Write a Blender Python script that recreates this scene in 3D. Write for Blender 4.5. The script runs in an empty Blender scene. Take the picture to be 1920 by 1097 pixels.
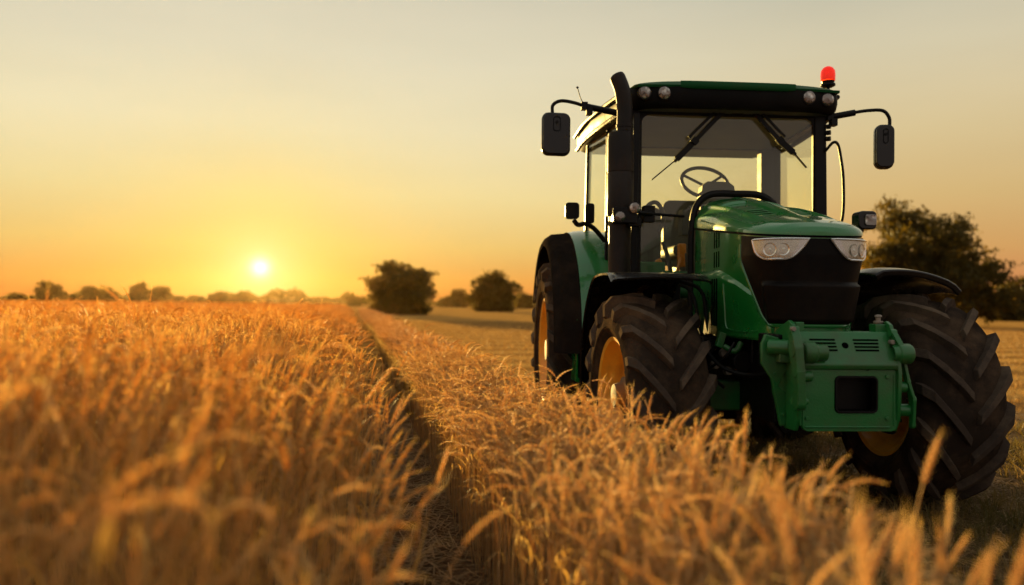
import bpy, math, random
import numpy as np
from mathutils import Vector, Matrix

R = math.radians
PI = math.pi
scene = bpy.context.scene
col = scene.collection
rng = np.random.default_rng(11)
random.seed(11)

# ------------------------------------------------------------------ camera
CAM_H = 1.3
cd = bpy.data.cameras.new('camera')
cam = bpy.data.objects.new('camera', cd)
col.objects.link(cam)
cd.sensor_width = 36.0
cd.lens = 28.125
cd.clip_start = 0.05
cd.clip_end = 6000
pitch = math.atan(23.5 / 1500)
cam.matrix_world = (Matrix.Translation((0, 0, CAM_H)) @ Matrix.Rotation(PI / 2 + pitch, 4, 'X')
                    @ Matrix.Rotation(R(0.72), 4, 'Z'))
cd.dof.use_dof = True
cd.dof.focus_distance = 5.5
cd.dof.aperture_fstop = 1.05
scene.camera = cam

# ------------------------------------------------------------------ sky and sun
SUN_AZ = math.atan((487 - 960) / 1500)          # to the left of the view
SUN_EL = R(2.35)
LAMP_EL = R(4.6)
sun_dir = Vector((math.sin(SUN_AZ) * math.cos(SUN_EL), math.cos(SUN_AZ) * math.cos(SUN_EL), math.sin(SUN_EL)))

def s2l(c):
    return tuple(((v / 255) / 12.92 if v / 255 <= 0.04045 else ((v / 255 + 0.055) / 1.055) ** 2.4) for v in c)

world = bpy.data.worlds.new('World')
scene.world = world
world.use_nodes = True
wt = world.node_tree
wt.nodes.clear()

class NT:
    """small helper for wiring nodes"""
    def __init__(s, t): s.t = t
    def n(s, kind, **kw):
        nd = s.t.nodes.new(kind)
        for k, v in kw.items():
            setattr(nd, k, v)
        return nd
    def l(s, a, b): s.t.links.new(a, b)
    def math(s, op, a, b=None, c=None, clamp=False):
        nd = s.n('ShaderNodeMath', operation=op, use_clamp=clamp)
        for i, v in enumerate((a, b, c)):
            if v is None: continue
            if isinstance(v, (int, float)): nd.inputs[i].default_value = v
            else: s.l(v, nd.inputs[i])
        return nd.outputs[0]
    def ramp(s, fac, stops, interp='LINEAR'):
        nd = s.n('ShaderNodeValToRGB')
        nd.color_ramp.interpolation = interp
        el = nd.color_ramp.elements
        while len(el) < len(stops): el.new(0.5)
        for e, (p, c) in zip(el, stops):
            e.position = p
            e.color = (*c, 1) if len(c) == 3 else c
        s.l(fac, nd.inputs[0])
        return nd.outputs[0]
    def mix(s, fac, a, b, blend='MIX'):
        nd = s.n('ShaderNodeMix', data_type='RGBA', blend_type=blend)
        for i, v in ((0, fac), (6, a), (7, b)):
            if isinstance(v, (int, float)): nd.inputs[i].default_value = v
            elif isinstance(v, tuple): nd.inputs[i].default_value = (*v, 1)
            else: s.l(v, nd.inputs[i])
        return nd.outputs[2]
    def noise(s, vec, scale, detail=4, rough=0.55, out=0):
        nd = s.n('ShaderNodeTexNoise')
        nd.inputs['Scale'].default_value = scale
        nd.inputs['Detail'].default_value = detail
        nd.inputs['Roughness'].default_value = rough
        if vec is not None: s.l(vec, nd.inputs['Vector'])
        return nd.outputs[out]
    def mapr(s, v, a, b, c, d, smooth=False):
        nd = s.n('ShaderNodeMapRange')
        if smooth: nd.interpolation_type = 'SMOOTHSTEP'
        s.l(v, nd.inputs[0])
        for i, x in enumerate((a, b, c, d)): nd.inputs[i + 1].default_value = x
        return nd.outputs[0]

W = NT(wt)
tc = W.n('ShaderNodeTexCoord')
nrm = W.n('ShaderNodeVectorMath', operation='NORMALIZE'); W.l(tc.outputs['Generated'], nrm.inputs[0])
sep = W.n('ShaderNodeSeparateXYZ'); W.l(nrm.outputs[0], sep.inputs[0])
z = W.math('MAXIMUM', sep.outputs[2], 0.0)
front = W.ramp(z, [(0.0, s2l((220, 124, 50))), (0.03, s2l((230, 164, 78))), (0.07, s2l((238, 200, 116))),
                   (0.13, s2l((242, 221, 156))), (0.21, s2l((242, 229, 186))), (0.29, s2l((234, 225, 194))),
                   (0.36, s2l((224, 216, 190))), (0.6, s2l((196, 190, 172))), (1.0, s2l((176, 178, 176)))])
side = W.ramp(z, [(0.0, s2l((204, 112, 72))), (0.03, s2l((214, 138, 80))), (0.07, s2l((219, 166, 98))),
                  (0.13, s2l((221, 187, 124))), (0.20, s2l((222, 200, 150))), (0.29, s2l((218, 207, 174))),
                  (0.36, s2l((200, 196, 174))), (0.6, s2l((186, 182, 166))), (1.0, s2l((176, 178, 176)))])
back = W.ramp(z, [(0.0, s2l((156, 132, 120))), (0.15, s2l((184, 168, 156))), (0.4, s2l((190, 184, 178))), (1.0, s2l((172, 174, 172)))])
dotn = W.n('ShaderNodeVectorMath', operation='DOT_PRODUCT')
W.l(nrm.outputs[0], dotn.inputs[0]); dotn.inputs[1].default_value = sun_dir
ds = dotn.outputs['Value']
front = W.mix(W.mapr(ds, 0.74, 0.985, 0.0, 1.0, True), side, front)
sky = W.mix(W.mapr(ds, -0.35, 0.80, 0.0, 1.0, True), back, front)
ang = W.math('ARCCOSINE', W.math('MINIMUM', ds, 1.0))          # angle from the sun, radians
def glow(width, power):
    return W.math('EXPONENT', W.math('MULTIPLY', W.math('POWER', W.math('DIVIDE', ang, width), power), -1.0))
sky = W.mix(W.math('MULTIPLY', glow(0.125, 1.5), 0.48), sky, s2l((243, 226, 98)))
sky = W.mix(W.math('MULTIPLY', glow(0.035, 1.2), 0.95), sky, (1.0, 0.92, 0.40))
sky = W.mix(glow(0.0092, 1.8), sky, (2.0, 1.8, 1.35))
nish = W.n('ShaderNodeTexSky', sky_type='NISHITA')
nish.sun_disc = False
nish.sun_elevation = SUN_EL
nish.sun_rotation = SUN_AZ
smp = W.n('ShaderNodeMapping'); smp.inputs['Scale'].default_value = (2.0, 2.0, 9.0); W.l(nrm.outputs[0], smp.inputs[0])
veil = W.mapr(W.noise(smp.outputs[0], 1.3, 5, 0.5), 0.3, 0.7, 0.965, 1.03)
vm = W.n('ShaderNodeVectorMath', operation='SCALE'); W.l(sky, vm.inputs[0]); W.l(veil, vm.inputs['Scale']); sky = vm.outputs[0]
bg1 = W.n('ShaderNodeBackground'); W.l(sky, bg1.inputs[0]); bg1.inputs[1].default_value = 0.272
bg2 = W.n('ShaderNodeBackground'); W.l(nish.outputs[0], bg2.inputs[0]); bg2.inputs[1].default_value = 0.0004
addw = W.n('ShaderNodeAddShader'); W.l(bg1.outputs[0], addw.inputs[0]); W.l(bg2.outputs[0], addw.inputs[1])
wo = W.n('ShaderNodeOutputWorld'); W.l(addw.outputs[0], wo.inputs[0])

sl = bpy.data.lights.new('sun', 'SUN')
sl.energy = 5.0
sl.angle = R(0.6)
sl.color = (1.0, 0.66, 0.20)
so = bpy.data.objects.new('sun', sl)
col.objects.link(so)
lamp_dir = Vector((math.sin(SUN_AZ) * math.cos(LAMP_EL), math.cos(SUN_AZ) * math.cos(LAMP_EL), math.sin(LAMP_EL)))
so.rotation_euler = (-lamp_dir).to_track_quat('-Z', 'Y').to_euler()
so.location = (-20, 60, 12)

vs = scene.view_settings
vs.view_transform = 'Standard'; vs.look = 'None'; vs.exposure = 1.8; vs.gamma = 1.0
cy = scene.cycles
cy.use_denoising = True
cy.max_bounces = 8; cy.diffuse_bounces = 4; cy.glossy_bounces = 4; cy.transmission_bounces = 6
cy.transparent_max_bounces = 16; cy.volume_bounces = 0
cy.sample_clamp_indirect = 4.0
cy.caustics_reflective = False; cy.caustics_refractive = False

# ------------------------------------------------------------------ materials
def new_mat(name):
    m = bpy.data.materials.new(name); m.use_nodes = True
    m.node_tree.nodes.clear()
    return m, NT(m.node_tree)

def principled(N, **kw):
    p = N.n('ShaderNodeBsdfPrincipled')
    for k, v in kw.items():
        k = k.replace('_', ' ')
        if hasattr(v, 'is_linked'): N.l(v, p.inputs[k])
        elif isinstance(v, tuple): p.inputs[k].default_value = (*v, 1) if len(v) == 3 else v
        else: p.inputs[k].default_value = v
    return p

def finish(N, shader, bump=None, bstr=0.3, bdist=0.01, p=None):
    o = N.n('ShaderNodeOutputMaterial')
    if bump is not None:
        b = N.n('ShaderNodeBump'); b.inputs['Strength'].default_value = bstr; b.inputs['Distance'].default_value = bdist
        N.l(bump, b.inputs['Height']); N.l(b.outputs[0], p.inputs['Normal'])
    N.l(shader, o.inputs[0])

def objco(N): return N.n('ShaderNodeTexCoord').outputs['Object']

def mat_plain(name, c, rough=0.5, metal=0.0, coat=0.0, var=0.25, scale=6.0, dust=None, dustamt=0.0, bump=0.0, spec=0.5):
    m, N = new_mat(name)
    co = objco(N)
    n1 = N.noise(co, scale, 6, 0.6)
    base = N.mix(n1, tuple(v * (1 - var) for v in c), tuple(min(1, v * (1 + var)) for v in c))
    rg = N.mapr(n1, 0.3, 0.7, max(0, rough - 0.08), min(1, rough + 0.1))
    if dust:
        n2 = N.noise(co, 3.3, 8, 0.68)
        f = N.mapr(n2, 0.45, 0.75, 0.0, dustamt)
        base = N.mix(f, base, dust)
        rg = N.math('ADD', rg, N.math('MULTIPLY', f, 0.4), clamp=True)
    p = principled(N, Base_Color=base, Roughness=rg, Metallic=metal, Coat_Weight=coat, Coat_Roughness=0.06)
    p.inputs['Specular IOR Level'].default_value = spec
    if bump: finish(N, p.outputs[0], N.noise(co, 90, 4), bump, 0.004, p)
    else: finish(N, p.outputs[0])
    return m

M = {}
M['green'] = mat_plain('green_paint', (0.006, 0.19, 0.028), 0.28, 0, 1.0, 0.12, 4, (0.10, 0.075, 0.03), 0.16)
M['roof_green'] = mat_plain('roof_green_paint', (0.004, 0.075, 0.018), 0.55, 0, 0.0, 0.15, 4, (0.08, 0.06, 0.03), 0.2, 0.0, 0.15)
M['green_cast'] = mat_plain('green_cast_paint', (0.007, 0.15, 0.027), 0.40, 0, 0.3, 0.2, 9, (0.075, 0.052, 0.025), 0.7, 0.4)
M['black'] = mat_plain('black_plastic', (0.004, 0.0035, 0.003), 0.45, 0, 0.0, 0.3, 8, (0.05, 0.035, 0.02), 0.10, 0.15, 0.2)
M['gloss_black'] = mat_plain('glossy_black', (0.006, 0.005, 0.005), 0.22, 0, 0.3, 0.2, 5, (0.05, 0.035, 0.02), 0.08, 0.0, 0.3)
M['grille'] = mat_plain('grille_black', (0.005, 0.004, 0.0035), 0.42, 0, 0, 0.3, 8, (0.05, 0.028, 0.014), 0.25, 0.2, 0.12)
M['exhaust'] = mat_plain('exhaust_black', (0.010, 0.007, 0.005), 0.48, 0.0, 0, 0.3, 7, (0.07, 0.04, 0.02), 0.35, 0.3, 0.25)
M['rubber'] = mat_plain('tyre_rubber', (0.034, 0.025, 0.019), 0.9, 0, 0, 0.35, 9, (0.15, 0.095, 0.055), 0.75, 0.8, 0.0)
M['lug'] = mat_plain('tyre_lug', (0.066, 0.050, 0.039), 0.9, 0, 0, 0.35, 14, (0.19, 0.135, 0.085), 0.8, 0.9, 0.0)
M['yellow'] = mat_plain('yellow_rim_paint', (0.85, 0.40, 0.03), 0.42, 0, 0.2, 0.15, 5, (0.20, 0.12, 0.05), 0.5)
M['steel'] = mat_plain('worn_steel', (0.30, 0.26, 0.21), 0.5, 0.6, 0, 0.3, 20, (0.12, 0.08, 0.05), 0.5)
M['chrome'] = mat_plain('chrome', (0.75, 0.73, 0.70), 0.12, 1.0, 0, 0.1, 10)
M['reflector'] = mat_plain('lamp_reflector', (0.92, 0.90, 0.86), 0.16, 0.75, 0, 0.06, 10)
M['slot_shade'] = mat_plain('slot_shade_black', (0.002, 0.002, 0.002), 1.0, 0, 0, 0.1, 5, None, 0, 0, 0.0)  # flat black standing in for the shade inside slots
M['visor'] = mat_plain('visor_black', (0.004, 0.0035, 0.003), 0.5, 0, 0, 0.3, 8, (0.06, 0.04, 0.02), 0.12, 0.1, 0.1)
M['flare'] = mat_plain('flare_plastic', (0.016, 0.013, 0.011), 0.85, 0, 0, 0.3, 8, (0.08, 0.05, 0.03), 0.3, 0.3, 0.0)
M['hub'] = mat_plain('hub_metal', (0.14, 0.09, 0.045), 0.8, 0.0, 0, 0.4, 30, (0.10, 0.06, 0.03), 0.5)
M['bowl'] = mat_plain('lamp_housing', (0.62, 0.60, 0.56), 0.25, 0.8, 0, 0.3, 40)
M['bulb'] = mat_plain('bulb_glass', (0.95, 0.93, 0.88), 0.1, 0.0, 1.0, 0.03, 10)
M['interior'] = mat_plain('interior_grey', (0.06, 0.065, 0.06), 0.6, 0, 0, 0.2, 8)
M['headliner'] = mat_plain('headliner', (0.10, 0.105, 0.095), 0.8, 0, 0, 0.15, 5)
M['orange'] = mat_plain('orange_lens', (0.7, 0.25, 0.02), 0.3, 0, 0.4, 0.1, 5)

def mat_glass(name, tint, spec=1.0):
    m, N = new_mat(name)
    t = N.n('ShaderNodeBsdfTransparent'); t.inputs[0].default_value = (*tint, 1)
    g = N.n('ShaderNodeBsdfGlossy'); g.inputs['Roughness'].default_value = 0.03
    g.inputs[0].default_value = (spec, spec, spec, 1)
    lw = N.n('ShaderNodeLayerWeight'); lw.inputs[0].default_value = 0.5
    fr = N.n('ShaderNodeMath', operation='MULTIPLY_ADD'); N.l(N.math('POWER', lw.outputs['Facing'], 5.0), fr.inputs[0]); fr.inputs[1].default_value = 0.75; fr.inputs[2].default_value = 0.035
    mx = N.n('ShaderNodeMixShader')
    N.l(fr.outputs[0], mx.inputs[0]); N.l(t.outputs[0], mx.inputs[1]); N.l(g.outputs[0], mx.inputs[2])
    # dust film
    d = N.n('ShaderNodeBsdfDiffuse'); d.inputs[0].default_value = (0.45, 0.42, 0.33, 1)
    mx2 = N.n('ShaderNodeMixShader')
    N.l(N.mapr(N.noise(objco(N), 3.0, 5), 0.3, 0.8, 0.008, 0.03), mx2.inputs[0])
    N.l(mx.outputs[0], mx2.inputs[1]); N.l(d.outputs[0], mx2.inputs[2])
    finish(N, mx2.outputs[0])
    return m
M['glass'] = mat_glass('cab_glass', (0.985, 0.99, 0.94))

def mat_lens(name, c, c2, scale):
    m, N = new_mat(name)
    co = objco(N)
    v = N.n('ShaderNodeTexVoronoi'); v.inputs['Scale'].default_value = scale; N.l(co, v.inputs['Vector'])
    mp = N.n('ShaderNodeMapping'); mp.inputs['Scale'].default_value = (1, 1, 0.25); N.l(co, mp.inputs[0])
    v2 = N.n('ShaderNodeTexVoronoi'); v2.inputs['Scale'].default_value = scale * 2.3; N.l(mp.outputs[0], v2.inputs['Vector'])
    f = N.math('ADD', N.math('MULTIPLY', v.outputs['Distance'], 1.1), N.math('MULTIPLY', v2.outputs['Distance'], 0.5))
    base = N.ramp(f, [(0.12, c2), (0.45, tuple((a + b) / 2 for a, b in zip(c, c2))), (0.8, c)])  # bright and dark cells put the lens sparkle into the colour
    p = principled(N, Base_Color=base, Metallic=0.7, Roughness=0.18, Coat_Weight=1.0, Coat_Roughness=0.02)
    finish(N, p.outputs[0], f, 0.6, 0.02, p)
    return m
M['lens'] = mat_lens('lamp_lens', (0.16, 0.145, 0.12), (1.0, 0.98, 0.93), 22)
M['worklens'] = mat_lens('work_lamp_lens', (0.22, 0.18, 0.15), (1.0, 0.92, 0.80), 22)

def mat_red():
    m, N = new_mat('beacon_red')
    p = principled(N, Base_Color=(0.75, 0.02, 0.005), Roughness=0.15, Coat_Weight=0.6)
    p.inputs['Emission Color'].default_value = (1.0, 0.04, 0.005, 1)
    p.inputs['Emission Strength'].default_value = 0.10
    t = N.n('ShaderNodeBsdfTranslucent'); t.inputs[0].default_value = (1, 0.08, 0.02, 1)
    mx = N.n('ShaderNodeMixShader'); mx.inputs[0].default_value = 0.4
    N.l(p.outputs[0], mx.inputs[1]); N.l(t.outputs[0], mx.inputs[2])
    finish(N, mx.outputs[0])
    return m
M['red'] = mat_red()

def mat_plant(name, a, b, c3, trans=0.45, rough=0.55, tcol=None):
    """thin straw or leaf: diffuse + light coming through; colour varies from plant to plant"""
    m, N = new_mat(name)
    at = N.n('ShaderNodeAttribute'); at.attribute_name = 'tone'
    base = N.ramp(at.outputs['Fac'], [(0.0, a), (0.5, b), (1.0, c3)])
    geo = N.n('ShaderNodeNewGeometry')
    nz = N.noise(geo.outputs['Position'], 45, 3)
    base = N.mix(N.math('MULTIPLY', nz, 0.3), base, tuple(v * 0.55 for v in b))
    p = principled(N, Base_Color=base, Roughness=rough)
    p.inputs['Specular IOR Level'].default_value = 0.15
    t = N.n('ShaderNodeBsdfTranslucent')
    tb = N.mix(1.0, base, tcol or (1.2, 1.05, 0.7), 'MULTIPLY')
    N.l(tb, t.inputs[0])
    mx = N.n('ShaderNodeMixShader'); mx.inputs[0].default_value = trans
    N.l(p.outputs[0], mx.inputs[1]); N.l(t.outputs[0], mx.inputs[2])
    finish(N, mx.outputs[0])
    return m
M['ear'] = mat_plant('wheat_ear', (0.60, 0.34, 0.09), (0.82, 0.56, 0.20), (0.88, 0.71, 0.38), 0.52)
M['stem'] = mat_plant('wheat_stem', (0.52, 0.30, 0.09), (0.68, 0.45, 0.17), (0.78, 0.59, 0.29), 0.38)
M['leaf'] = mat_plant('wheat_leaf', (0.64, 0.34, 0.065), (0.80, 0.52, 0.15), (0.86, 0.68, 0.32), 0.62)
M['skylit_ear'] = mat_plant('skylit_wheat_ear', (0.58, 0.36, 0.125), (0.78, 0.565, 0.265), (0.85, 0.71, 0.43), 0.48)  # paler copies of the straw put the strip's soft skylight into the colour
M['skylit_stem'] = mat_plant('skylit_wheat_stem', (0.50, 0.31, 0.11), (0.66, 0.46, 0.20), (0.78, 0.61, 0.34), 0.35)
M['skylit_leaf'] = mat_plant('skylit_wheat_leaf', (0.60, 0.36, 0.10), (0.76, 0.53, 0.21), (0.83, 0.68, 0.38), 0.55)
M['straw'] = mat_plant('stubble_straw', (0.22, 0.13, 0.05), (0.34, 0.21, 0.085), (0.44, 0.30, 0.14), 0.3)
M['grass'] = mat_plant('dry_grass', (0.07, 0.07, 0.02), (0.16, 0.12, 0.04), (0.28, 0.19, 0.08), 0.4)
M['tree_leaf'] = mat_plant('tree_leaf', (0.045, 0.040, 0.010), (0.07, 0.065, 0.015), (0.14, 0.10, 0.02), 0.45, 0.6, (1.6, 1.2, 0.5))
M['bark'] = mat_plain('bark', (0.05, 0.035, 0.022), 0.9, 0, 0, 0.3, 5)

def mat_soil():
    m, N = new_mat('soil_and_stubble')
    co = N.n('ShaderNodeNewGeometry').outputs['Position']
    a = N.noise(co, 1.2, 8, 0.7); b = N.noise(co, 22, 6, 0.7)
    base = N.mix(a, (0.055, 0.034, 0.020), (0.16, 0.10, 0.05))
    base = N.mix(N.mapr(b, 0.45, 0.7, 0, 0.8), base, (0.24, 0.15, 0.075))
    # away from the machine the ground is cut straw
    sx = N.n('ShaderNodeSeparateXYZ'); N.l(co, sx.inputs[0])
    far = N.mapr(sx.outputs[1], 6, 16, 0, 1, True)
    w = N.n('ShaderNodeTexWave'); w.inputs['Scale'].default_value = 0.14; w.inputs['Distortion'].default_value = 2.5
    w.inputs['Detail'].default_value = 3
    mp = N.n('ShaderNodeMapping'); mp.inputs['Rotation'].default_value = (0, 0, R(74)); N.l(co, mp.inputs[0]); N.l(mp.outputs[0], w.inputs[0])
    st = N.mix(w.outputs['Fac'], (0.30, 0.15, 0.035), (0.62, 0.35, 0.09))
    st = N.mix(N.mapr(N.noise(co, 0.5, 6), 0.3, 0.7, 0, 0.5), st, (0.27, 0.15, 0.055))
    base = N.mix(far, base, st)
    p = principled(N, Base_Color=base, Roughness=0.95); p.inputs['Specular IOR Level'].default_value = 0.0
    finish(N, p.outputs[0], b, 0.8, 0.03, p)
    return m
M['soil'] = mat_soil()

def mat_canopy():
    m, N = new_mat('wheat_canopy')
    co = N.n('ShaderNodeNewGeometry').outputs['Position']
    a = N.noise(co, 0.35, 8, 0.65); b = N.noise(co, 9, 6, 0.7)
    base = N.mix(a, (0.50, 0.27, 0.07), (0.70, 0.42, 0.12))
    base = N.mix(N.mapr(b, 0.4, 0.7, 0, 0.7), base, (0.36, 0.19, 0.055))
    p = principled(N, Base_Color=base, Roughness=0.8); p.inputs['Specular IOR Level'].default_value = 0.0
    t = N.n('ShaderNodeBsdfTranslucent'); N.l(base, t.inputs[0])
    mx = N.n('ShaderNodeMixShader'); mx.inputs[0].default_value = 0.35
    N.l(p.outputs[0], mx.inputs[1]); N.l(t.outputs[0], mx.inputs[2])
    finish(N, mx.outputs[0], b, 1.0, 0.12, p)
    return m
M['canopy'] = mat_canopy()

# ------------------------------------------------------------------ mesh helpers
def tag(o, label=None, cat=None, group=None, kind=None):
    if label: o['label'] = label
    if cat: o['category'] = cat
    if group: o['group'] = group
    if kind: o['kind'] = kind
    return o

def empty(name, loc=(0, 0, 0), rz=0.0, parent=None):
    o = bpy.data.objects.new(name, None); col.objects.link(o)
    o.location = loc; o.rotation_euler = (0, 0, rz); o.empty_display_size = 0.2
    if parent: o.parent = parent
    return o

class MB:
    """collects shapes, then links them as ONE mesh object"""
    def __init__(s): s.v = []; s.f = []; s.m = []; s.cur = 0; s.cuts = []
    def mat(s, i): s.cur = i; return s
    def add(s, vs, fs, xf=None):
        k = len(s.v); s.cuts.append((k, len(s.f)))
        for p in vs:
            p = Vector(p)
            s.v.append(xf @ p if xf else p)
        for f in fs:
            s.f.append([i + k for i in f]); s.m.append(s.cur)
        return s
    def box(s, c, d, rot=None):
        x, y, zz = (q / 2 for q in d)
        vs = [(i * x, j * y, k * zz) for i in (-1, 1) for j in (-1, 1) for k in (-1, 1)]
        fs = [(0, 1, 3, 2), (4, 6, 7, 5), (0, 4, 5, 1), (2, 3, 7, 6), (0, 2, 6, 4), (1, 5, 7, 3)]
        xf = Matrix.Translation(c)
        if rot: xf = xf @ rot
        return s.add(vs, fs, xf)
    def bar(s, a, b, w, h, up=(0, 0, 1)):
        a = Vector(a); b = Vector(b); d = (b - a)
        y = d.normalized(); x = y.cross(Vector(up)).normalized(); zz = x.cross(y)
        rot = Matrix((x, y, zz)).transposed().to_4x4()
        return s.box((a + b) / 2, (w, d.length, h), rot)
    def tube(s, pts, r, n=10, caps=True):
        pts = [Vector(p) for p in pts]
        rs = r if isinstance(r, (list, tuple)) else [r] * len(pts)
        k = len(pts); ref = None; vs = []; fs = []
        for i, p in enumerate(pts):
            t = (pts[min(i + 1, k - 1)] - pts[max(i - 1, 0)]).normalized()
            if ref is None: ref = t.orthogonal().normalized()
            ref = (ref - t * ref.dot(t)).normalized()
            bn = t.cross(ref)
            for j in range(n):
                a = 2 * PI * j / n
                vs.append(p + (ref * math.cos(a) + bn * math.sin(a)) * rs[i])
        for i in range(k - 1):
            for j in range(n):
                j2 = (j + 1) % n
                fs.append((i * n + j, i * n + j2, (i + 1) * n + j2, (i + 1) * n + j))
        if caps:
            fs.append(tuple(range(n))[::-1]); fs.append(tuple((k - 1) * n + j for j in range(n)))
        return s.add(vs, fs)
    def cyl(s, a, b, r, n=24): return s.tube([a, b], r, n)
    def lathe(s, prof, c=(0, 0, 0), axis='X', n=48, closed=False):
        """prof: (along axis, radius) pairs"""
        c = Vector(c); vs = []; fs = []; k = len(prof)
        for j in range(n):
            a = 2 * PI * j / n; ca, sa = math.cos(a), math.sin(a)
            for (x, r) in prof:
                q = {'X': (x, r * ca, r * sa), 'Y': (r * ca, x, r * sa), 'Z': (r * ca, r * sa, x)}[axis]
                vs.append(c + Vector(q))
        kk = k if closed else k - 1
        for j in range(n):
            j2 = (j + 1) % n
            for i in range(kk):
                i2 = (i + 1) % k
                fs.append((j * k + i, j * k + i2, j2 * k + i2, j2 * k + i))
        return s.add(vs, fs)
    def prism(s, poly, depth, xf):
        """poly in local xy, extruded along local z by depth (centred)"""
        n = len(poly)
        vs = [(x, y, -depth / 2) for x, y in poly] + [(x, y, depth / 2) for x, y in poly]
        fs = [tuple(range(n))[::-1], tuple(range(n, 2 * n))] + [(i, (i + 1) % n, n + (i + 1) % n, n + i) for i in range(n)]
        return s.add(vs, fs, xf)
    def ring(s, outer, inner, depth, xf):
        """plate with a hole; same vertex count in both loops"""
        n = len(outer)
        vs = [(x, y, -depth / 2) for x, y in outer] + [(x, y, -depth / 2) for x, y in inner] + \
             [(x, y, depth / 2) for x, y in outer] + [(x, y, depth / 2) for x, y in inner]
        fs = []
        for i in range(n):
            j = (i + 1) % n
            fs += [(i, n + i, n + j, j), (2 * n + i, 2 * n + j, 3 * n + j, 3 * n + i), (i, j, 2 * n + j, 2 * n + i), (n + i, 3 * n + i, 3 * n + j, n + j)]
        return s.add(vs, fs, xf)
    def grid(s, rows, thick=0.0, both=False):
        """rows of points -> sheet; thick adds an offset back side and closed rim"""
        h = len(rows); w = len(rows[0])
        P = [[Vector(p) for p in r] for r in rows]
        vs = [p for r in P for p in r]
        fs = [(i * w + j, i * w + j + 1, (i + 1) * w + j + 1, (i + 1) * w + j) for i in range(h - 1) for j in range(w - 1)]
        if thick:
            base = len(vs)
            for i in range(h):
                for j in range(w):
                    du = P[i][min(j + 1, w - 1)] - P[i][max(j - 1, 0)]
                    dv = P[min(i + 1, h - 1)][j] - P[max(i - 1, 0)][j]
                    nn = du.cross(dv)
                    nn = nn.normalized() if nn.length > 1e-9 else Vector((0, 0, 1))
                    vs.append(P[i][j] - nn * thick)
            fs += [tuple(base + q for q in f[::-1]) for f in list(fs)]
            for j in range(w - 1):
                fs.append((j + 1, j, base + j, base + j + 1)); a = (h - 1) * w
                fs.append((a + j, a + j + 1, base + a + j + 1, base + a + j))
            for i in range(h - 1):
                fs.append((i * w, (i + 1) * w, base + (i + 1) * w, base + i * w)); a = w - 1
                fs.append(((i + 1) * w + a, i * w + a, base + i * w + a, base + (i + 1) * w + a))
        return s.add(vs, fs)
    def build_each(s, name, mats, parent=None, **kw):
        """one object for every shape added"""
        out = []
        ends = s.cuts[1:] + [(len(s.v), len(s.f))]
        for (a, fa), (b, fb) in zip(s.cuts, ends):
            m = MB(); m.v = s.v[a:b]; m.f = [[i - a for i in f] for f in s.f[fa:fb]]; m.m = s.m[fa:fb]
            out.append(m.build(name, mats, parent, **kw))
        return out
    def build(s, name, mats, parent=None, bevel=0.0, smooth=35, seg=2):
        me = bpy.data.meshes.new(name)
        me.from_pydata([tuple(p) for p in s.v], [], s.f)
        if not isinstance(mats, (list, tuple)): mats = [mats]
        for m in mats: me.materials.append(m)
        me.polygons.foreach_set('material_index', s.m)
        import bmesh
        bm = bmesh.new(); bm.from_mesh(me)
        bmesh.ops.remove_doubles(bm, verts=bm.verts, dist=1e-5)
        bmesh.ops.recalc_face_normals(bm, faces=bm.faces)
        bm.to_mesh(me); bm.free()
        if smooth:
            me.polygons.foreach_set('use_smooth', [True] * len(me.polygons))
            me.set_sharp_from_angle(angle=R(smooth))
        me.update()
        o = bpy.data.objects.new(name, me); col.objects.link(o)
        if parent: o.parent = parent
        if bevel:
            b = o.modifiers.new('bevel', 'BEVEL'); b.width = bevel; b.segments = seg; b.limit_method = 'ANGLE'; b.angle_limit = R(40)
            b.harden_normals = True
        return o

def rrect(w, h, r, n=5, cx=0, cy=0):
    out = []
    for (sx, sy, a0) in ((1, 1, 0), (-1, 1, 90), (-1, -1, 180), (1, -1, 270)):
        for i in range(n + 1):
            a = R(a0 + 90 * i / n)
            out.append((cx + sx * (w / 2 - r) + r * math.cos(a), cy + sy * (h / 2 - r) + r * math.sin(a)))
    return out
def smooth01(a, b, x):
    t = min(1, max(0, (x - a) / (b - a))); return t * t * (3 - 2 * t)
def bez(pts, n=12):
    """smooth curve through control points (Catmull-Rom)"""
    P = [Vector(p) for p in pts]; P = [P[0] * 2 - P[1]] + P + [P[-1] * 2 - P[-2]]
    out = []
    for i in range(1, len(P) - 2):
        for k in range(n):
            t = k / n
            out.append(0.5 * ((2 * P[i]) + (-P[i - 1] + P[i + 1]) * t + (2 * P[i - 1] - 5 * P[i] + 4 * P[i + 1] - P[i + 2]) * t * t + (-P[i - 1] + 3 * P[i] - 3 * P[i + 1] + P[i + 2]) * t ** 3))
    out.append(P[-2]); return out
XZ = Matrix(((1, 0, 0, 0), (0, 0, -1, 0), (0, 1, 0, 0), (0, 0, 0, 1)))        # local xy -> world xz, z -> -y
YZ = Matrix(((0, 0, 1, 0), (1, 0, 0, 0), (0, 1, 0, 0), (0, 0, 0, 1)))         # local xy -> world yz, z -> x

# ------------------------------------------------------------------ ground, hills
def L_edge(y): return -0.25 - 0.193 * (y - 4.40)       # left side of the cut-off wheat strip (right side of the furrow)
def R_edge(y): return 0.107 - 0.200 * (y - 5.36)       # right side of the strip
FURROW = 0.55
def Fw(y): return FURROW + 0.014 * np.maximum(np.asarray(y, float) - 6, 0)

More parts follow.
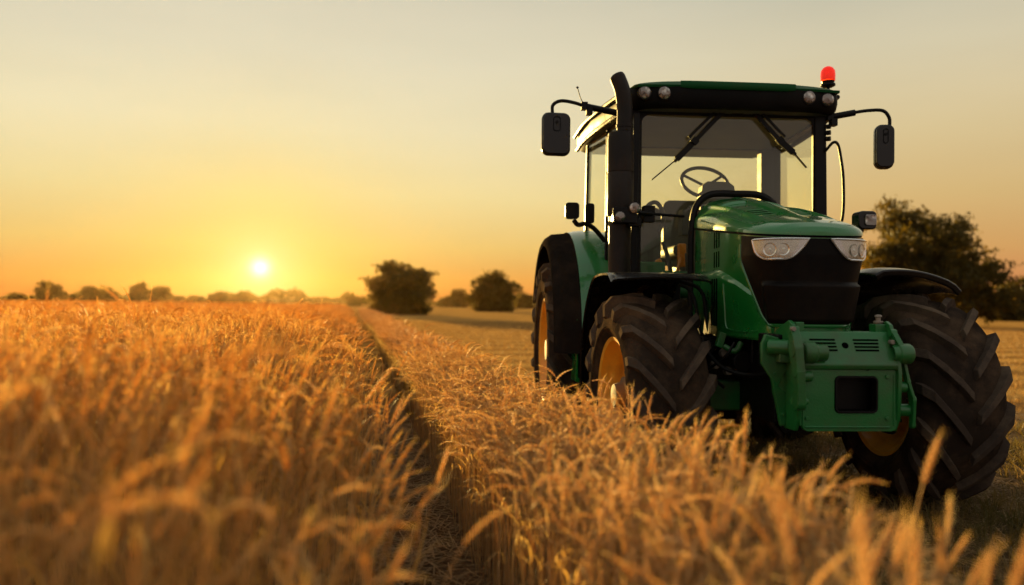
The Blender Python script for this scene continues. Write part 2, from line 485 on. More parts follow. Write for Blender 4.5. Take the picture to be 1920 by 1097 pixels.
def ground():
    ys = np.concatenate([np.linspace(-3, 14, 150), np.geomspace(14.5, 2500, 50)])
    xs = np.concatenate([-np.geomspace(2500, 6.2, 34), np.linspace(-6, 6, 150), np.geomspace(6.2, 2500, 34)])
    X, Y = np.meshgrid(xs, ys)
    near = np.clip(1 - (np.hypot(X, Y) - 8) / 8, 0, 1)
    Z = near * (0.018 * np.sin(X * 7.3 + 2 * np.sin(Y * 3.1)) * np.sin(Y * 6.1 + X) + 0.012 * rng.standard_normal(X.shape))
    mid = L_edge(Y) - FURROW / 2
    Z -= 0.07 * np.exp(-((X - mid) / 0.14) ** 2) * near
    Z += 0.0
    h, w = X.shape
    v = np.stack([X, Y, Z], -1).reshape(-1, 3)
    idx = np.arange(h * w).reshape(h, w)
    f = np.stack([idx[:-1, :-1], idx[:-1, 1:], idx[1:, 1:], idx[1:, :-1]], -1).reshape(-1, 4)
    me = bpy.data.meshes.new('ground')
    me.from_pydata(v.tolist(), [], f.tolist())
    me.polygons.foreach_set('use_smooth', [True] * len(me.polygons))
    me.materials.append(M['soil'])
    o = bpy.data.objects.new('ground', me); col.objects.link(o)
    tag(o, 'brown soil and short cut stubble running out to the horizon', 'ground', kind='structure')
ground()

# ------------------------------------------------------------------ scattering of small plants as one mesh
def scatter_mesh(name, templates, P, rot, scl, tilt, tone, mats, pick):
    """templates: list of (verts Nx3, tris Mx3, matindex M). one mesh object holding every copy"""
    V = []; F = []; MI = []; T = []; off = 0
    for k, (tv, tf, tm) in enumerate(templates):
        sel = np.nonzero(pick == k)[0]
        if len(sel) == 0: continue
        n = len(sel)
        c, s_ = np.cos(rot[sel])[:, None], np.sin(rot[sel])[:, None]
        x = tv[:, 0][None] * scl[sel, 0:1]; y = tv[:, 1][None] * scl[sel, 0:1]; zz = tv[:, 2][None] * scl[sel, 1:2]
        X = x * c - y * s_ + zz * tilt[sel, 0:1] + P[sel, 0:1]
        Y = x * s_ + y * c + zz * tilt[sel, 1:2] + P[sel, 1:2]
        Z = zz + P[sel, 2:3]
        V.append(np.stack([X, Y, Z], -1).reshape(-1, 3))
        F.append((tf[None] + (off + np.arange(n) * len(tv))[:, None, None]).reshape(-1, 3))
        MI.append(np.tile(tm, n)); T.append(np.repeat(tone[sel], len(tv)))
        off += n * len(tv)
    V = np.concatenate(V).astype(np.float32); F = np.concatenate(F).astype(np.int32); MI = np.concatenate(MI).astype(np.int32); T = np.concatenate(T).astype(np.float32)
    me = bpy.data.meshes.new(name)
    me.vertices.add(len(V)); me.vertices.foreach_set('co', V.ravel())
    me.loops.add(F.size); me.loops.foreach_set('vertex_index', F.ravel())
    me.polygons.add(len(F)); me.polygons.foreach_set('loop_start', np.arange(0, F.size, 3, dtype=np.int32))
    me.polygons.foreach_set('material_index', MI)
    a = me.attributes.new('tone', 'FLOAT', 'POINT'); a.data.foreach_set('value', T)
    for m in mats: me.materials.append(m)
    me.update(calc_edges=True)
    o = bpy.data.objects.new(name, me); col.objects.link(o)
    return o

def tri_tube(path, rad, n=3):
    path = np.array(path, float); k = len(path); vs = []; fs = []
    for i in range(k):
        t = path[min(i + 1, k - 1)] - path[max(i - 1, 0)]; t /= np.linalg.norm(t) + 1e-9
        a = np.cross(t, [0, 1, 0.01]); a /= np.linalg.norm(a) + 1e-9; b = np.cross(t, a)
        for j in range(n):
            g = 2 * PI * j / n
            vs.append(path[i] + (a * math.cos(g) + b * math.sin(g)) * rad[i])
    for i in range(k - 1):
        for j in range(n):
            j2 = (j + 1) % n; p, q, r_, s_ = i * n + j, i * n + j2, (i + 1) * n + j2, (i + 1) * n + j
            fs += [(p, q, r_), (p, r_, s_)]
    return vs, fs

def wheat_template(rs, droop, lod=0, nleaf=1):
    """one wheat stalk about 1 m tall: straight thin stem, slim ear bending over towards +x"""
    V = []; F = []; MI = []
    def put(vs, fs, mi):
        k = len(V); V.extend(vs); F.extend([tuple(i + k for i in f) for f in fs]); MI.extend([mi] * len(fs))
    lean = rs.uniform(0.0, 0.05)
    Le = rs.uniform(0.085, 0.135); L = rs.uniform(0.16, 0.30)
    # the curve of neck plus ear: bends more and more towards the tip
    total = L + Le; N = 20 if lod == 0 else 6
    ang0 = 0.03 + lean; pts = [np.zeros(3)]; angs = []
    for i in range(N):
        t = (i + 0.5) / N; a = ang0 + droop * t ** 2.1; angs.append(a)
        pts.append(pts[-1] + np.array([math.sin(a), 0, math.cos(a)]) * total / N)
    pts = np.array(pts); top = pts[:, 2].max()
    base_z = 0.985 - top
    nseg = 4 if lod == 0 else 2
    off = np.array([lean * 0.6, 0, base_z])
    path = [np.array([lean * 0.6 * (i / nseg) ** 2, 0.012 * math.sin(3.1 * i / nseg), base_z * i / nseg]) for i in range(nseg)]
    ni = int(N * L / total)
    st = path + [p + off for p in pts[:ni + 1]]
    if lod == 0: st = path + [p + off for p in pts[:ni + 1:2]]
    r0 = 0.0017
    put(*tri_tube(st, [r0 * (1 - 0.35 * i / len(st)) * (1 if lod == 0 else 1.9) for i in range(len(st))], 3 if lod == 0 else 2), 1)
    if lod == 0:
        nsp = 12
        for i in range(nsp):
            t = i / nsp; q = ni + t * (N - ni); q0 = min(N - 1, int(q)); a = angs[q0]
            ex = pts[q0] + (pts[q0 + 1] - pts[q0]) * (q - int(q)) + off
            d = np.array([math.sin(a), 0, math.cos(a)]); nn = np.array([math.cos(a), 0, -math.sin(a)]); bb = np.array([0, 1.0, 0])
            sz = 0.5 + 0.6 * math.sin(PI * min(1, t * 0.85 + 0.15))
            for sgn in (-1, 1):
                side = (bb if i % 2 else nn) * sgn; side = side / np.linalg.norm(side)
                ax = d * 0.93 + side * 0.36; ax /= np.linalg.norm(ax)
                c0 = ex + side * 0.0022 * sz
                l = Le / nsp * 1.25; wv = 0.0025 * sz
                u = np.cross(ax, side); u /= np.linalg.norm(u) + 1e-9; v = np.cross(ax, u)
                oc = [c0 - ax * l * 0.5, c0 + u * wv, c0 + v * wv, c0 - u * wv, c0 - v * wv, c0 + ax * l * 1.05]
                put(oc, [(0, 2, 1), (0, 3, 2), (0, 4, 3), (0, 1, 4), (5, 1, 2), (5, 2, 3), (5, 3, 4), (5, 4, 1)], 0)
                if rs.random() < 0.8:      # awn
                    e = c0 + ax * l; al = rs.uniform(0.010, 0.024)
                    put([e - u * 0.0004, e + u * 0.0004, e + ax * al + d * al * 0.6], [(0, 1, 2)], 0)
    else:
        pe = [p + off for p in pts[ni:]]; n_ = len(pe)
        put(*tri_tube(pe, [0.0022 + 0.0036 * math.sin(PI * (0.15 + 0.8 * i / (n_ - 1))) for i in range(n_)], 4 if lod == 1 else 3), 0)
    for q in range(nleaf if lod == 0 else 1):
        z0 = rs.uniform(0.45, 0.80); a0 = rs.uniform(-1.2, 1.2) + (PI if rs.random() < .3 else 0); Ll = rs.uniform(0.14, 0.26); w0 = rs.uniform(0.0022, 0.0042) * (1 if lod == 0 else 1.6)
        e = rs.uniform(0.08, 0.35); n2 = 7 if lod == 0 else 3; de = rs.uniform(1.2, 2.8) / n2
        p = np.array([lean * 0.6 * (z0 / base_z) ** 2 if z0 < base_z else lean * 0.6, 0, min(z0, base_z)]); dirh = np.array([math.cos(a0), math.sin(a0), 0]); sd = np.array([-math.sin(a0), math.cos(a0), 0])
        vs = []; fs = []; tw = rs.uniform(-1.2, 1.2)
        for i in range(n2 + 1):
            t = i / n2; wv = w0 * (1 - t ** 2) * (0.5 + min(1, t * 5) * 0.5) + 0.0003
            up = np.array([0, 0, 1.0]); sv = sd * math.cos(tw * t) + up * math.sin(tw * t)
            vs += [p - sv * wv, p + sv * wv]
            p = p + (dirh * math.sin(e) + up * math.cos(e)) * Ll / n2; e += de
            if i < n2: k = i * 2; fs += [(k, k + 1, k + 3), (k, k + 3, k + 2)]
        put(vs, fs, 2)
    return np.array(V), np.array(F), np.array(MI)

rs = random.Random(5)
TL = [wheat_template(rs, d, 0, n_) for d, n_ in ((0.0, 1), (0.2, 2), (0.4, 1), (0.7, 1), (1.2, 1), (1.9, 1), (0.1, 1), (0.5, 2), (2.6, 1), (0.9, 1), (0.3, 1), (0.3, 2))]
TS = [wheat_template(rs, d, 0, n_) for d, n_ in ((0.1, 1), (0.4, 1), (0.8, 0), (1.3, 1), (2.0, 0), (2.6, 0), (1.6, 1), (1.2, 0), (2.2, 1), (0.3, 0), (0.9, 1), (0.6, 1))]
T0 = [wheat_template(rs, d, 0, n_) for d, n_ in ((0.2, 1), (0.4, 2), (0.8, 0), (1.4, 1), (2.2, 1), (2.9, 0), (3.3, 1), (1.9, 1), (2.6, 1), (0.3, 1), (1.1, 1), (0.6, 2))]
TU = [wheat_template(rs, d, 0, 1) for d in (0.0, 0.15, 0.3, 0.5)]
T1 = [wheat_template(rs, d, 1) for d in (0.2, 0.5, 0.9, 1.8)]
def tuft(n, h, w, rs, spread=0.35, base=0.03):
    V = []; F = []; MI = []
    for i in range(n):
        a = rs.uniform(0, 2 * PI); b = rs.uniform(0, 2 * PI); r = rs.uniform(0, base)
        hh = h * rs.uniform(0.6, 1.0); sp = rs.uniform(0, spread)
        p0 = np.array([r * math.cos(b), r * math.sin(b), -0.01]); p1 = p0 + np.array([math.cos(b) * sp * hh * 0.4, math.sin(b) * sp * hh * 0.4, hh * 0.6])
        p2 = p1 + np.array([math.cos(b) * sp * hh, math.sin(b) * sp * hh, hh * 0.4]); sv = np.array([-math.sin(a), math.cos(a), 0]) * w / 2
        k = len(V); V += [p0 - sv, p0 + sv, p1 - sv, p1 + sv, p2]
        F += [(k, k + 1, k + 3), (k, k + 3, k + 2), (k + 2, k + 3, k + 4)]; MI += [0] * 3
    return np.array(V), np.array(F), np.array(MI)

def left_height(x, y):
    d = (L_edge(y) - Fw(y)) - x
    t = np.clip(d / 0.9, 0, 1); t = t * t * (3 - 2 * t)
    return 0.84 + 0.24 * t

# directions of droop: mostly away from the wind, with scatter
def scatter(name, n, region, hfun, templates, mats, label, width=1.0, tilt=0.05, tall=0.04):
    x, y = region(n)
    n = len(x)
    h = hfun(x, y) * (1 + rng.normal(0, 0.065, n) + 0.035 * np.sin(x * 5.1 + 1.3 * np.sin(y * 2.7)) * np.sin(y * 3.3 + x)); k = rng.random(n) < tall; h[k] *= rng.uniform(1.04, 1.12, k.sum())
    P = np.stack([x, y, np.full(n, -0.01)], -1)
    rot = rng.normal(0.1, 0.6, n) + np.where(rng.random(n) < 0.42, PI, 0.0)
    patch = 0.5 + 0.5 * np.sin(x * 3.1 + np.sin(y * 2.3) * 2) * np.sin(y * 2.7 + x)
    tone = np.clip(rng.normal(0.45, 0.25, n) + 0.2 * (patch - 0.5), 0, 1)
    tl = rng.normal(0, tilt, (n, 2)) + 0.05 * np.stack([np.sin(x * 2.2 + y), np.cos(y * 1.9 - x)], -1)
    sc = np.stack([np.full(n, width) * rng.uniform(0.9, 1.15, n), h], -1)
    pick = rng.integers(0, len(templates), n)
    return P, rot, sc, tl, tone, pick, templates

def reg_left(y0, y1, xl=0.72, pad=0.5):
    def f(n):
        y = np.sqrt(rng.uniform(y0 ** 2, y1 ** 2, n * 3)); x = -rng.uniform(-1, 1, n * 3) * (xl * y + pad)
        k = x < L_edge(y) - Fw(y) + rng.normal(0, 0.03, n * 3)
        x, y = x[k][:n], y[k][:n]; return x, y
    return f
def reg_near(n):
    x, y = reg_left(0.55, 3.2, 0.66, 0.1)(n)
    k = x < L_edge(y) - FURROW - 0.30
    return x[k], y[k]
def reg_strip(y0, y1, lo=0.0, hi=0.0):
    def f(n):
        y = rng.uniform(y0, y1, n); u = rng.random(n)
        x = L_edge(y) - lo + (R_edge(y) + hi - L_edge(y) + lo) * u + rng.normal(0, 0.015, n)
        k = x < 0.56 * y
        return x[k], y[k]
    return f

def join_scatter(name, sets, mats, label, cat):
    tmpl = []; arrs = []
    for s in sets:
        P, rot, sc, tl, tone, pick, tp = s
        arrs.append((P, rot, sc, tl, tone, pick + len(tmpl))); tmpl += tp
    cc = [np.concatenate([a[i] for a in arrs]) for i in range(6)]
    o = scatter_mesh(name, tmpl, cc[0], cc[1], cc[2], cc[3], cc[4], mats, cc[5])
    tag(o, label, cat, kind='stuff'); return o

WM = [M['ear'], M['stem'], M['leaf']]
sh = lambda x, y: 0.72 + 0.08 * np.clip((x - L_edge(y)) / 0.5, 0, 1)
join_scatter('wheat_field', [
    scatter('a', 6800, reg_left(0.5, 8.5, 0.72, 0.25), left_height, TL, WM, '', 1.0, 0.08),
    scatter('a', 240, reg_left(3.2, 8.0, 0.72, 0.25), lambda x, y: left_height(x, y) * 1.085, TU, WM, '', 1.4, 0.07),
    scatter('a', 300, reg_near, lambda x, y: np.minimum(left_height(x, y) * 1.09, 1.19), TL, WM, '', 1.25, 0.13),
    scatter('b', 24000, reg_left(8.3, 28, 0.75, 1), left_height, T1, WM, '', 1.35),
    scatter('c', 30000, reg_left(27, 95, 0.72, 1), left_height, T1[1:], WM, '', 3.0)],
    WM, 'tall golden standing wheat left of the bare furrow', 'wheat')
join_scatter('wheat_strip', [
    scatter('a', 2700, reg_strip(3.15, 8.5), sh, TS, WM, '', 1.0, 0.035),
    scatter('a', 620, reg_strip(2.0, 3.2, 0.0, 0.18), sh, TL, WM, '', 1.0, 0.05),
    scatter('a', 170, reg_strip(1.2, 2.1, 0.0, 0.1), sh, TL, WM, '', 1.0, 0.05),
    scatter('a', 150, reg_strip(1.3, 5.0, 0.0, 0.30), sh, T0, WM, ''),
    scatter('a', 90, reg_strip(1.2, 4.2, -0.15, 0.25), lambda x, y: sh(x, y) * 1.10, TU, WM, '', 1.3, 0.08),
    scatter('a', 26, reg_strip(0.8, 1.5, -0.1, 0.2), lambda x, y: np.full(len(x), 1.0), TU, WM, '', 1.4, 0.12),
    scatter('b', 4500, reg_strip(8.5, 28), sh, T1, WM, '', 1.35),
    scatter('c', 4500, reg_strip(28, 95, 0.1, 0.1), sh, T1[1:], WM, '', 3.0)],
    [M['skylit_ear'], M['skylit_stem'], M['skylit_leaf']], 'narrow strip of drooping wheat between the furrow and the tractor', 'wheat')

# dense lower canopy further out, where single stalks no longer show
def canopy(name, xl, xr, ys, htop, label):
    rows = []
    v = []; f = []; nx = 60
    for i, y in enumerate(ys):
        for j in range(nx + 1):
            t = j / nx
            a, b = xl(y), xr(y)
            x = b + (a - b) * t ** 2.2
            edge = min(1.0, abs(x - b) / 0.25)
            zz = htop * (0.75 + 0.25 * edge) + float(rng.normal(0, 0.02 + 0.00015 * y))
            v.append((x, y, zz))
        # skirt
    for i in range(len(ys) - 1):
        for j in range(nx):
            a = i * (nx + 1) + j; f.append((a, a + 1, a + nx + 2, a + nx + 1))
    k = len(v)
    for i, y in enumerate(ys):
        v.append((xr(y), y, 0.0))
    for i in range(len(ys) - 1):
        f.append((k + i, k + i + 1, (i + 1) * (nx + 1), i * (nx + 1)))
    for j in range(nx):     # near end wall
        pass
    me = bpy.data.meshes.new(name); me.from_pydata(v, [], f); me.materials.append(M['canopy'])
    me.polygons.foreach_set('use_smooth', [True] * len(me.polygons))
    o = bpy.data.objects.new(name, me); col.objects.link(o)
    tag(o, label, 'wheat', kind='stuff')
ysc = list(np.concatenate([np.linspace(9, 60, 90), np.geomspace(61, 420, 60)]))
canopy('wheat_canopy', lambda y: -0.85 * y - 6, lambda y: float(L_edge(y) - Fw(y)) - 0.18, ysc, 0.80,
       'closed golden wheat stretching from mid field to the far trees')

# stubble and dry grass round and beyond the tractor
def ground_cover():
    rs = random.Random(3)
    ST = [tuft(7, 0.10, 0.006, rs, 0.25, 0.03) for _ in range(5)]
    GT = [tuft(12, 0.16, 0.005, rs, 1.1, 0.03) for _ in range(5)]
    LT = []
    for _ in range(4):      # loose straw lying on the soil
        V = []; F = []
        for i in range(6):
            a = rs.uniform(0, 2 * PI); c = np.array([rs.uniform(-.1, .1), rs.uniform(-.1, .1), rs.uniform(0.01, 0.035)]); d = np.array([math.cos(a), math.sin(a), rs.uniform(-.15, .25)]) * rs.uniform(0.04, 0.11)
            s_ = np.array([-math.sin(a), math.cos(a), 0]) * 0.0028; k = len(V)
            V += [c - d - s_, c - d + s_, c + d + s_, c + d - s_]; F += [(k, k + 1, k + 2), (k, k + 2, k + 3)]
        LT.append((np.array(V), np.array(F), np.zeros(len(F), int)))
    def cover(name, n, reg, tp, mat, sc, label, cat):
        x, y = reg(n); n = len(x)
        P = np.stack([x, y, np.zeros(n)], -1)
        s_ = rng.uniform(0.6, 1.3, n) * sc
        o = scatter_mesh(name, tp, P, rng.uniform(0, 2 * PI, n), np.stack([s_, s_], -1), rng.normal(0, 0.12, (n, 2)), np.clip(rng.normal(0.45, 0.28, n), 0, 1), [mat], rng.integers(0, len(tp), n))
        tag(o, label, cat, kind='stuff')
    def reg(y0, y1, pad=0.0):
        def f(n):
            y = np.sqrt(rng.uniform(y0 ** 2, y1 ** 2, n * 2)); x = rng.uniform(-0.35, 0.85, n * 2) * (y + 1)
            # drilled rows parallel to the furrow
            d = x + 0.2 * y; d = np.round(d / 0.17) * 0.17 + rng.normal(0, 0.022, len(d)); x = d - 0.2 * y
            k = x > R_edge(y) + 0.03
            return x[k][:n], y[k][:n]
        return f
    def reg2(n):
        y = rng.uniform(1.0, 10, n * 2); x = rng.uniform(-3.5, 7, n * 2)
        k = (x > L_edge(y) - FURROW - 0.3) & (np.abs(x) < 0.8 * y + 0.5)
        return x[k][:n], y[k][:n]
    def regg(n):
        y = rng.uniform(2.0, 9, n * 2); x = rng.uniform(0, 7, n * 2)
        k = (x > R_edge(y)) & (np.sin(x * 2.1 + 1) * np.sin(y * 1.7) + rng.normal(0, 0.5, n * 2) > 0.0)
        return x[k][:n], y[k][:n]
    cover('stubble', 38000, reg(2.0, 60), ST, M['straw'], 1.0, 'short cut wheat stubble behind and right of the tractor', 'stubble')
    cover('loose_straw', 7000, reg2, LT, M['straw'], 1.0, 'loose broken straw lying in the furrow and on the soil', 'straw')
    cover('dry_grass', 3800, regg, GT, M['grass'], 1.0, 'low dull green and brown grass round the front wheels', 'grass')
ground_cover()
# ------------------------------------------------------------------ trees
def make_tree_meshes(seed, wid, hei, nl, leaf, trunk_r, low=0.04, nfill=26):
    r = np.random.default_rng(seed); rr = random.Random(seed)
    mb = MB(); lobes = []
    top = hei * 0.55
    mb.tube(bez([(0, 0, -0.2), (trunk_r * 0.3, 0, top * 0.4), (-trunk_r * 0.4, trunk_r * .3, top)], 4), [trunk_r * 1.25 * (1 - 0.07 * i) for i in range(9)], 8)
    nb = 22
    for i in range(nb):
        a = 2 * PI * i / nb * 2.6 + rr.uniform(-.4, .4); t = (i + .5) / nb
        z1 = hei * (low + 0.06 + (0.84 - low) * t); rad = wid / 2 * (math.sin(PI * (0.14 + 0.76 * t)) ** 0.7) * rr.uniform(0.5, 0.84) * (0.80 if nfill > 30 else 1.0)
        e = Vector((math.cos(a) * rad, math.sin(a) * rad, z1)); b = Vector((0, 0, max(top * 0.25, min(top, z1 * 0.55))))
        m_ = (b + e) / 2 + Vector((0, 0, -hei * 0.03))
        mb.tube(bez([b, m_, e], 3), [trunk_r * (0.42 - 0.05 * q) for q in range(7)], 5)
        lobes.append((e, wid * rr.uniform(0.16, 0.22), hei * rr.uniform(0.11, 0.16)))
    for q in range(nfill):
        a = rr.uniform(0, 2 * PI); el = rr.uniform(-0.9, 1.0); rad = (rr.random() ** 0.4)
        c_ = math.sqrt(max(0, 1 - el * el))
        zz = hei * (0.45 + 0.38 * el * rad)
        lobes.append((Vector((math.cos(a) * c_ * rad * wid * 0.36, math.sin(a) * c_ * rad * wid * 0.36, zz)), wid * rr.uniform(0.10, 0.16), hei * rr.uniform(0.08, 0.13)))
    if nfill > 30:
        for q in range(12):
            a = 2 * PI * q / 12; lobes.append((Vector((math.cos(a) * wid * 0.25, math.sin(a) * wid * 0.25, hei * 0.10)), wid * 0.14, hei * 0.10))
    V = []; T = []
    per = nl // len(lobes)
    for (c, rw, rh) in lobes:
        # each lobe: sprays of leaves gathered in clumps, with open gaps between
        ncl = 26
        cd_ = r.normal(size=(ncl, 3)); cd_ /= np.linalg.norm(cd_, axis=1)[:, None]; cr = r.uniform(0.45, 1.12, ncl)[:, None]
        cc = cd_ * cr
        pk = r.integers(0, ncl, per)
        p = cc[pk] + r.normal(0, 0.15, (per, 3))
        p = p * np.array([rw, rw, rh]) + np.array(c)
        V.append(p); T.append(np.clip(r.normal(0.45, 0.2) + r.normal(0, 0.15, per), 0, 1))
    P = np.concatenate(V); tone = np.concatenate(T)
    P[:, 2] = np.maximum(P[:, 2], 0.1)
    n = len(P)
    a = r.normal(size=(n, 3)); a /= np.linalg.norm(a, axis=1)[:, None]
    b = np.cross(a, r.normal(size=(n, 3))); b /= np.linalg.norm(b, axis=1)[:, None]
    s_ = (leaf * r.uniform(0.6, 1.4, n))[:, None]
    quad = np.stack([P - a * s_, P + b * s_ * 0.55, P + a * s_, P - b * s_ * 0.55], 1).reshape(-1, 3)
    me = bpy.data.meshes.new('crown')
    me.vertices.add(len(quad)); me.vertices.foreach_set('co', quad.astype(np.float32).ravel())
    me.loops.add(4 * n); me.loops.foreach_set('vertex_index', np.arange(4 * n, dtype=np.int32))
    me.polygons.add(n); me.polygons.foreach_set('loop_start', np.arange(0, 4 * n, 4, dtype=np.int32))
    at = me.attributes.new('tone', 'FLOAT', 'POINT'); at.data.foreach_set('value', np.repeat(tone, 4).astype(np.float32))
    me.materials.append(M['tree_leaf']); me.update(calc_edges=True)
    tr = mb.build('trunk', M['bark'])
    return tr, me

def tree(name, loc, tm, label, group=None, rz=0.0, sc=(1, 1, 1), cat='tree'):
    tr, me = tm
    e = empty(name, loc, rz); e.scale = sc
    t = bpy.data.objects.new('trunk', tr.data); col.objects.link(t); t.parent = e
    c = bpy.data.objects.new('crown', me); col.objects.link(c); c.parent = e
    tag(e, label, cat, group)
    return e
def ground_at(px, dist):      # a spot on the ground plane in the given direction of the view
    return ((px - 960) / 1500 * dist, dist, 0)

big = make_tree_meshes(1, 13, 10.5, 32000, 0.19, 0.35)
tree('broadleaf_tree', ground_at(1722, 62), big, 'tall dark round tree behind the tractor hood', sc=(.70, .70, .93))
big2 = make_tree_meshes(2, 11, 8, 20000, 0.19, 0.3)
tree('broadleaf_tree', ground_at(1806, 66), big2, 'lower dark tree behind the right front wheel, sloping down to the right', sc=(.74, .74, .88), rz=1.3)
bush = make_tree_meshes(3, 10.5, 8.2, 30000, 0.22, 0.3, 0.02, 44)
tree('round_bush', ground_at(752, 96), bush, 'wide bushy tree at the end of the bare furrow', sc=(.92, .92, .78))
tree('broadleaf_tree', ground_at(928, 150), bush, 'single round tree on the field edge just left of the tractor', sc=(1.02, 1.02, .93), rz=2.0)
small = make_tree_meshes(4, 11, 8, 7000, 0.42, 0.3, 0.03, 40)
spots = [(32, 330, .75, .46, 'low dark bush at the far left end of the horizon'),
         (95, 330, 1.25, 1.08, 'largest dark round tree on the left horizon'),
         (172, 340, 1.0, .90, 'dark tree left of centre among the left horizon trees, second tall crown'),
         (207, 345, .8, .66, 'low tree touching the right side of the second tall horizon crown'),
         (259, 350, .9, 1.15, 'thin open tree on the left horizon, left one of a touching pair'),
         (300, 345, 1.1, .95, 'dark tree on the left horizon, right one of a touching pair'),
         (368, 380, .9, .5, 'low bush left of the sun on the horizon'),
         (140, 345, .7, .42, 'low hedge clump filling the gap right of the largest left tree'),
         (335, 360, .8, .45, 'low hedge clump right of the touching pair of trees'),
         (448, 390, 1.0, .55, 'low hazy bush directly under the left edge of the sun glow'),
         (407, 380, 1.1, .75, 'hazy tree straight left below the sun')]
for i, (px, d, w, h, lb) in enumerate(spots):
    tree('broadleaf_tree', ground_at(px, d), small, lb, 'trees along the left horizon', rz=i * 1.1, sc=(w, w, h))
for i, (px, d, w, h, lb) in enumerate([(665, 300, .6, .5, 'small hazy tree left of the wide bushy tree'),
         (862, 320, .9, .95, 'hazy pointed tree between the two round trees'),
         (838, 330, .8, .6, 'low hazy bush right of the wide bushy tree'),
         (985, 300, .8, .75, 'tree half hidden behind the rear tractor wheel')]):
    tree('broadleaf_tree', ground_at(px, d), small, lb, 'hazy trees near the middle of the horizon', rz=i * 2.1, sc=(w, w, h))
for i, (px, d, w, h, lb) in enumerate([(1895, 105, .62, .62, 'low dark green bush at the right edge of the view'), (1925, 130, .9, .9, 'tree cut off by the right edge behind the low bush')]):
    tree('broadleaf_tree', ground_at(px, d), small, lb, 'bushes at the right edge', rz=i * 2.7, sc=(w, w, h))
for t_ in (big, big2, bush, small):
    bpy.data.objects.remove(t_[0])

def tree_line():
    """far wood that reads as one low mass"""
    r = np.random.default_rng(8); n = 26000
    az = r.uniform(-0.66, 0.68, n); d = r.uniform(520, 640, n)
    top = 5.0 + 2.6 * np.sin(az * 37) + 2.2 * np.sin(az * 91 + 1) + 1.6 * np.sin(az * 211)
    top = np.maximum(top, 2.0) + 2.5 * np.exp(-((az + 0.22) / 0.10) ** 2)
    P = np.stack([np.tan(az) * d, d, r.random(n) ** 0.8 * top], -1)
    a = r.normal(size=(n, 3)); a /= np.linalg.norm(a, axis=1)[:, None]
    b = np.cross(a, r.normal(size=(n, 3))); b /= np.linalg.norm(b, axis=1)[:, None]
    s_ = r.uniform(0.6, 1.5, n)[:, None]
    quad = np.stack([P - a * s_, P + b * s_ * .7, P + a * s_, P - b * s_ * .7], 1).reshape(-1, 3)
    me = bpy.data.meshes.new('tree_line'); me.from_pydata(quad.tolist(), [], np.arange(4 * n).reshape(-1, 4).tolist())
    at = me.attributes.new('tone', 'FLOAT', 'POINT'); at.data.foreach_set('value', np.full(4 * n, 0.5, np.float32))
    me.materials.append(M['tree_leaf'])
    o = bpy.data.objects.new('tree_line', me); col.objects.link(o)
    tag(o, 'far low wood along the whole horizon, glowing under the sun', 'wood', kind='stuff')
tree_line()

# ------------------------------------------------------------------ evening haze
def haze():
    mb = MB().box((0, 330, 10), (1500, 740, 22.5))
    m, N = new_mat('haze')
    v = N.n('ShaderNodeVolumePrincipled')
    v.inputs['Color'].default_value = (1.0, 0.62, 0.28, 1)
    v.inputs['Density'].default_value = 0.000022
    v.inputs['Anisotropy'].default_value = 0.8
    o = N.n('ShaderNodeOutputMaterial'); N.l(v.outputs[0], o.inputs[1])
    h = mb.build('haze', m, smooth=0)
    tag(h, 'thin golden evening haze over the whole field', 'haze', kind='stuff')
haze()

# ------------------------------------------------------------------ tractor
# local frame: x to the picture's right, y away from the camera (rearwards), z up; origin under the front axle
TR = empty('tractor', (1.843, 5.565, 0), R(4))
tag(TR, 'green tractor with black grille, yellow rims and red roof beacon beside the wheat strip', 'tractor')

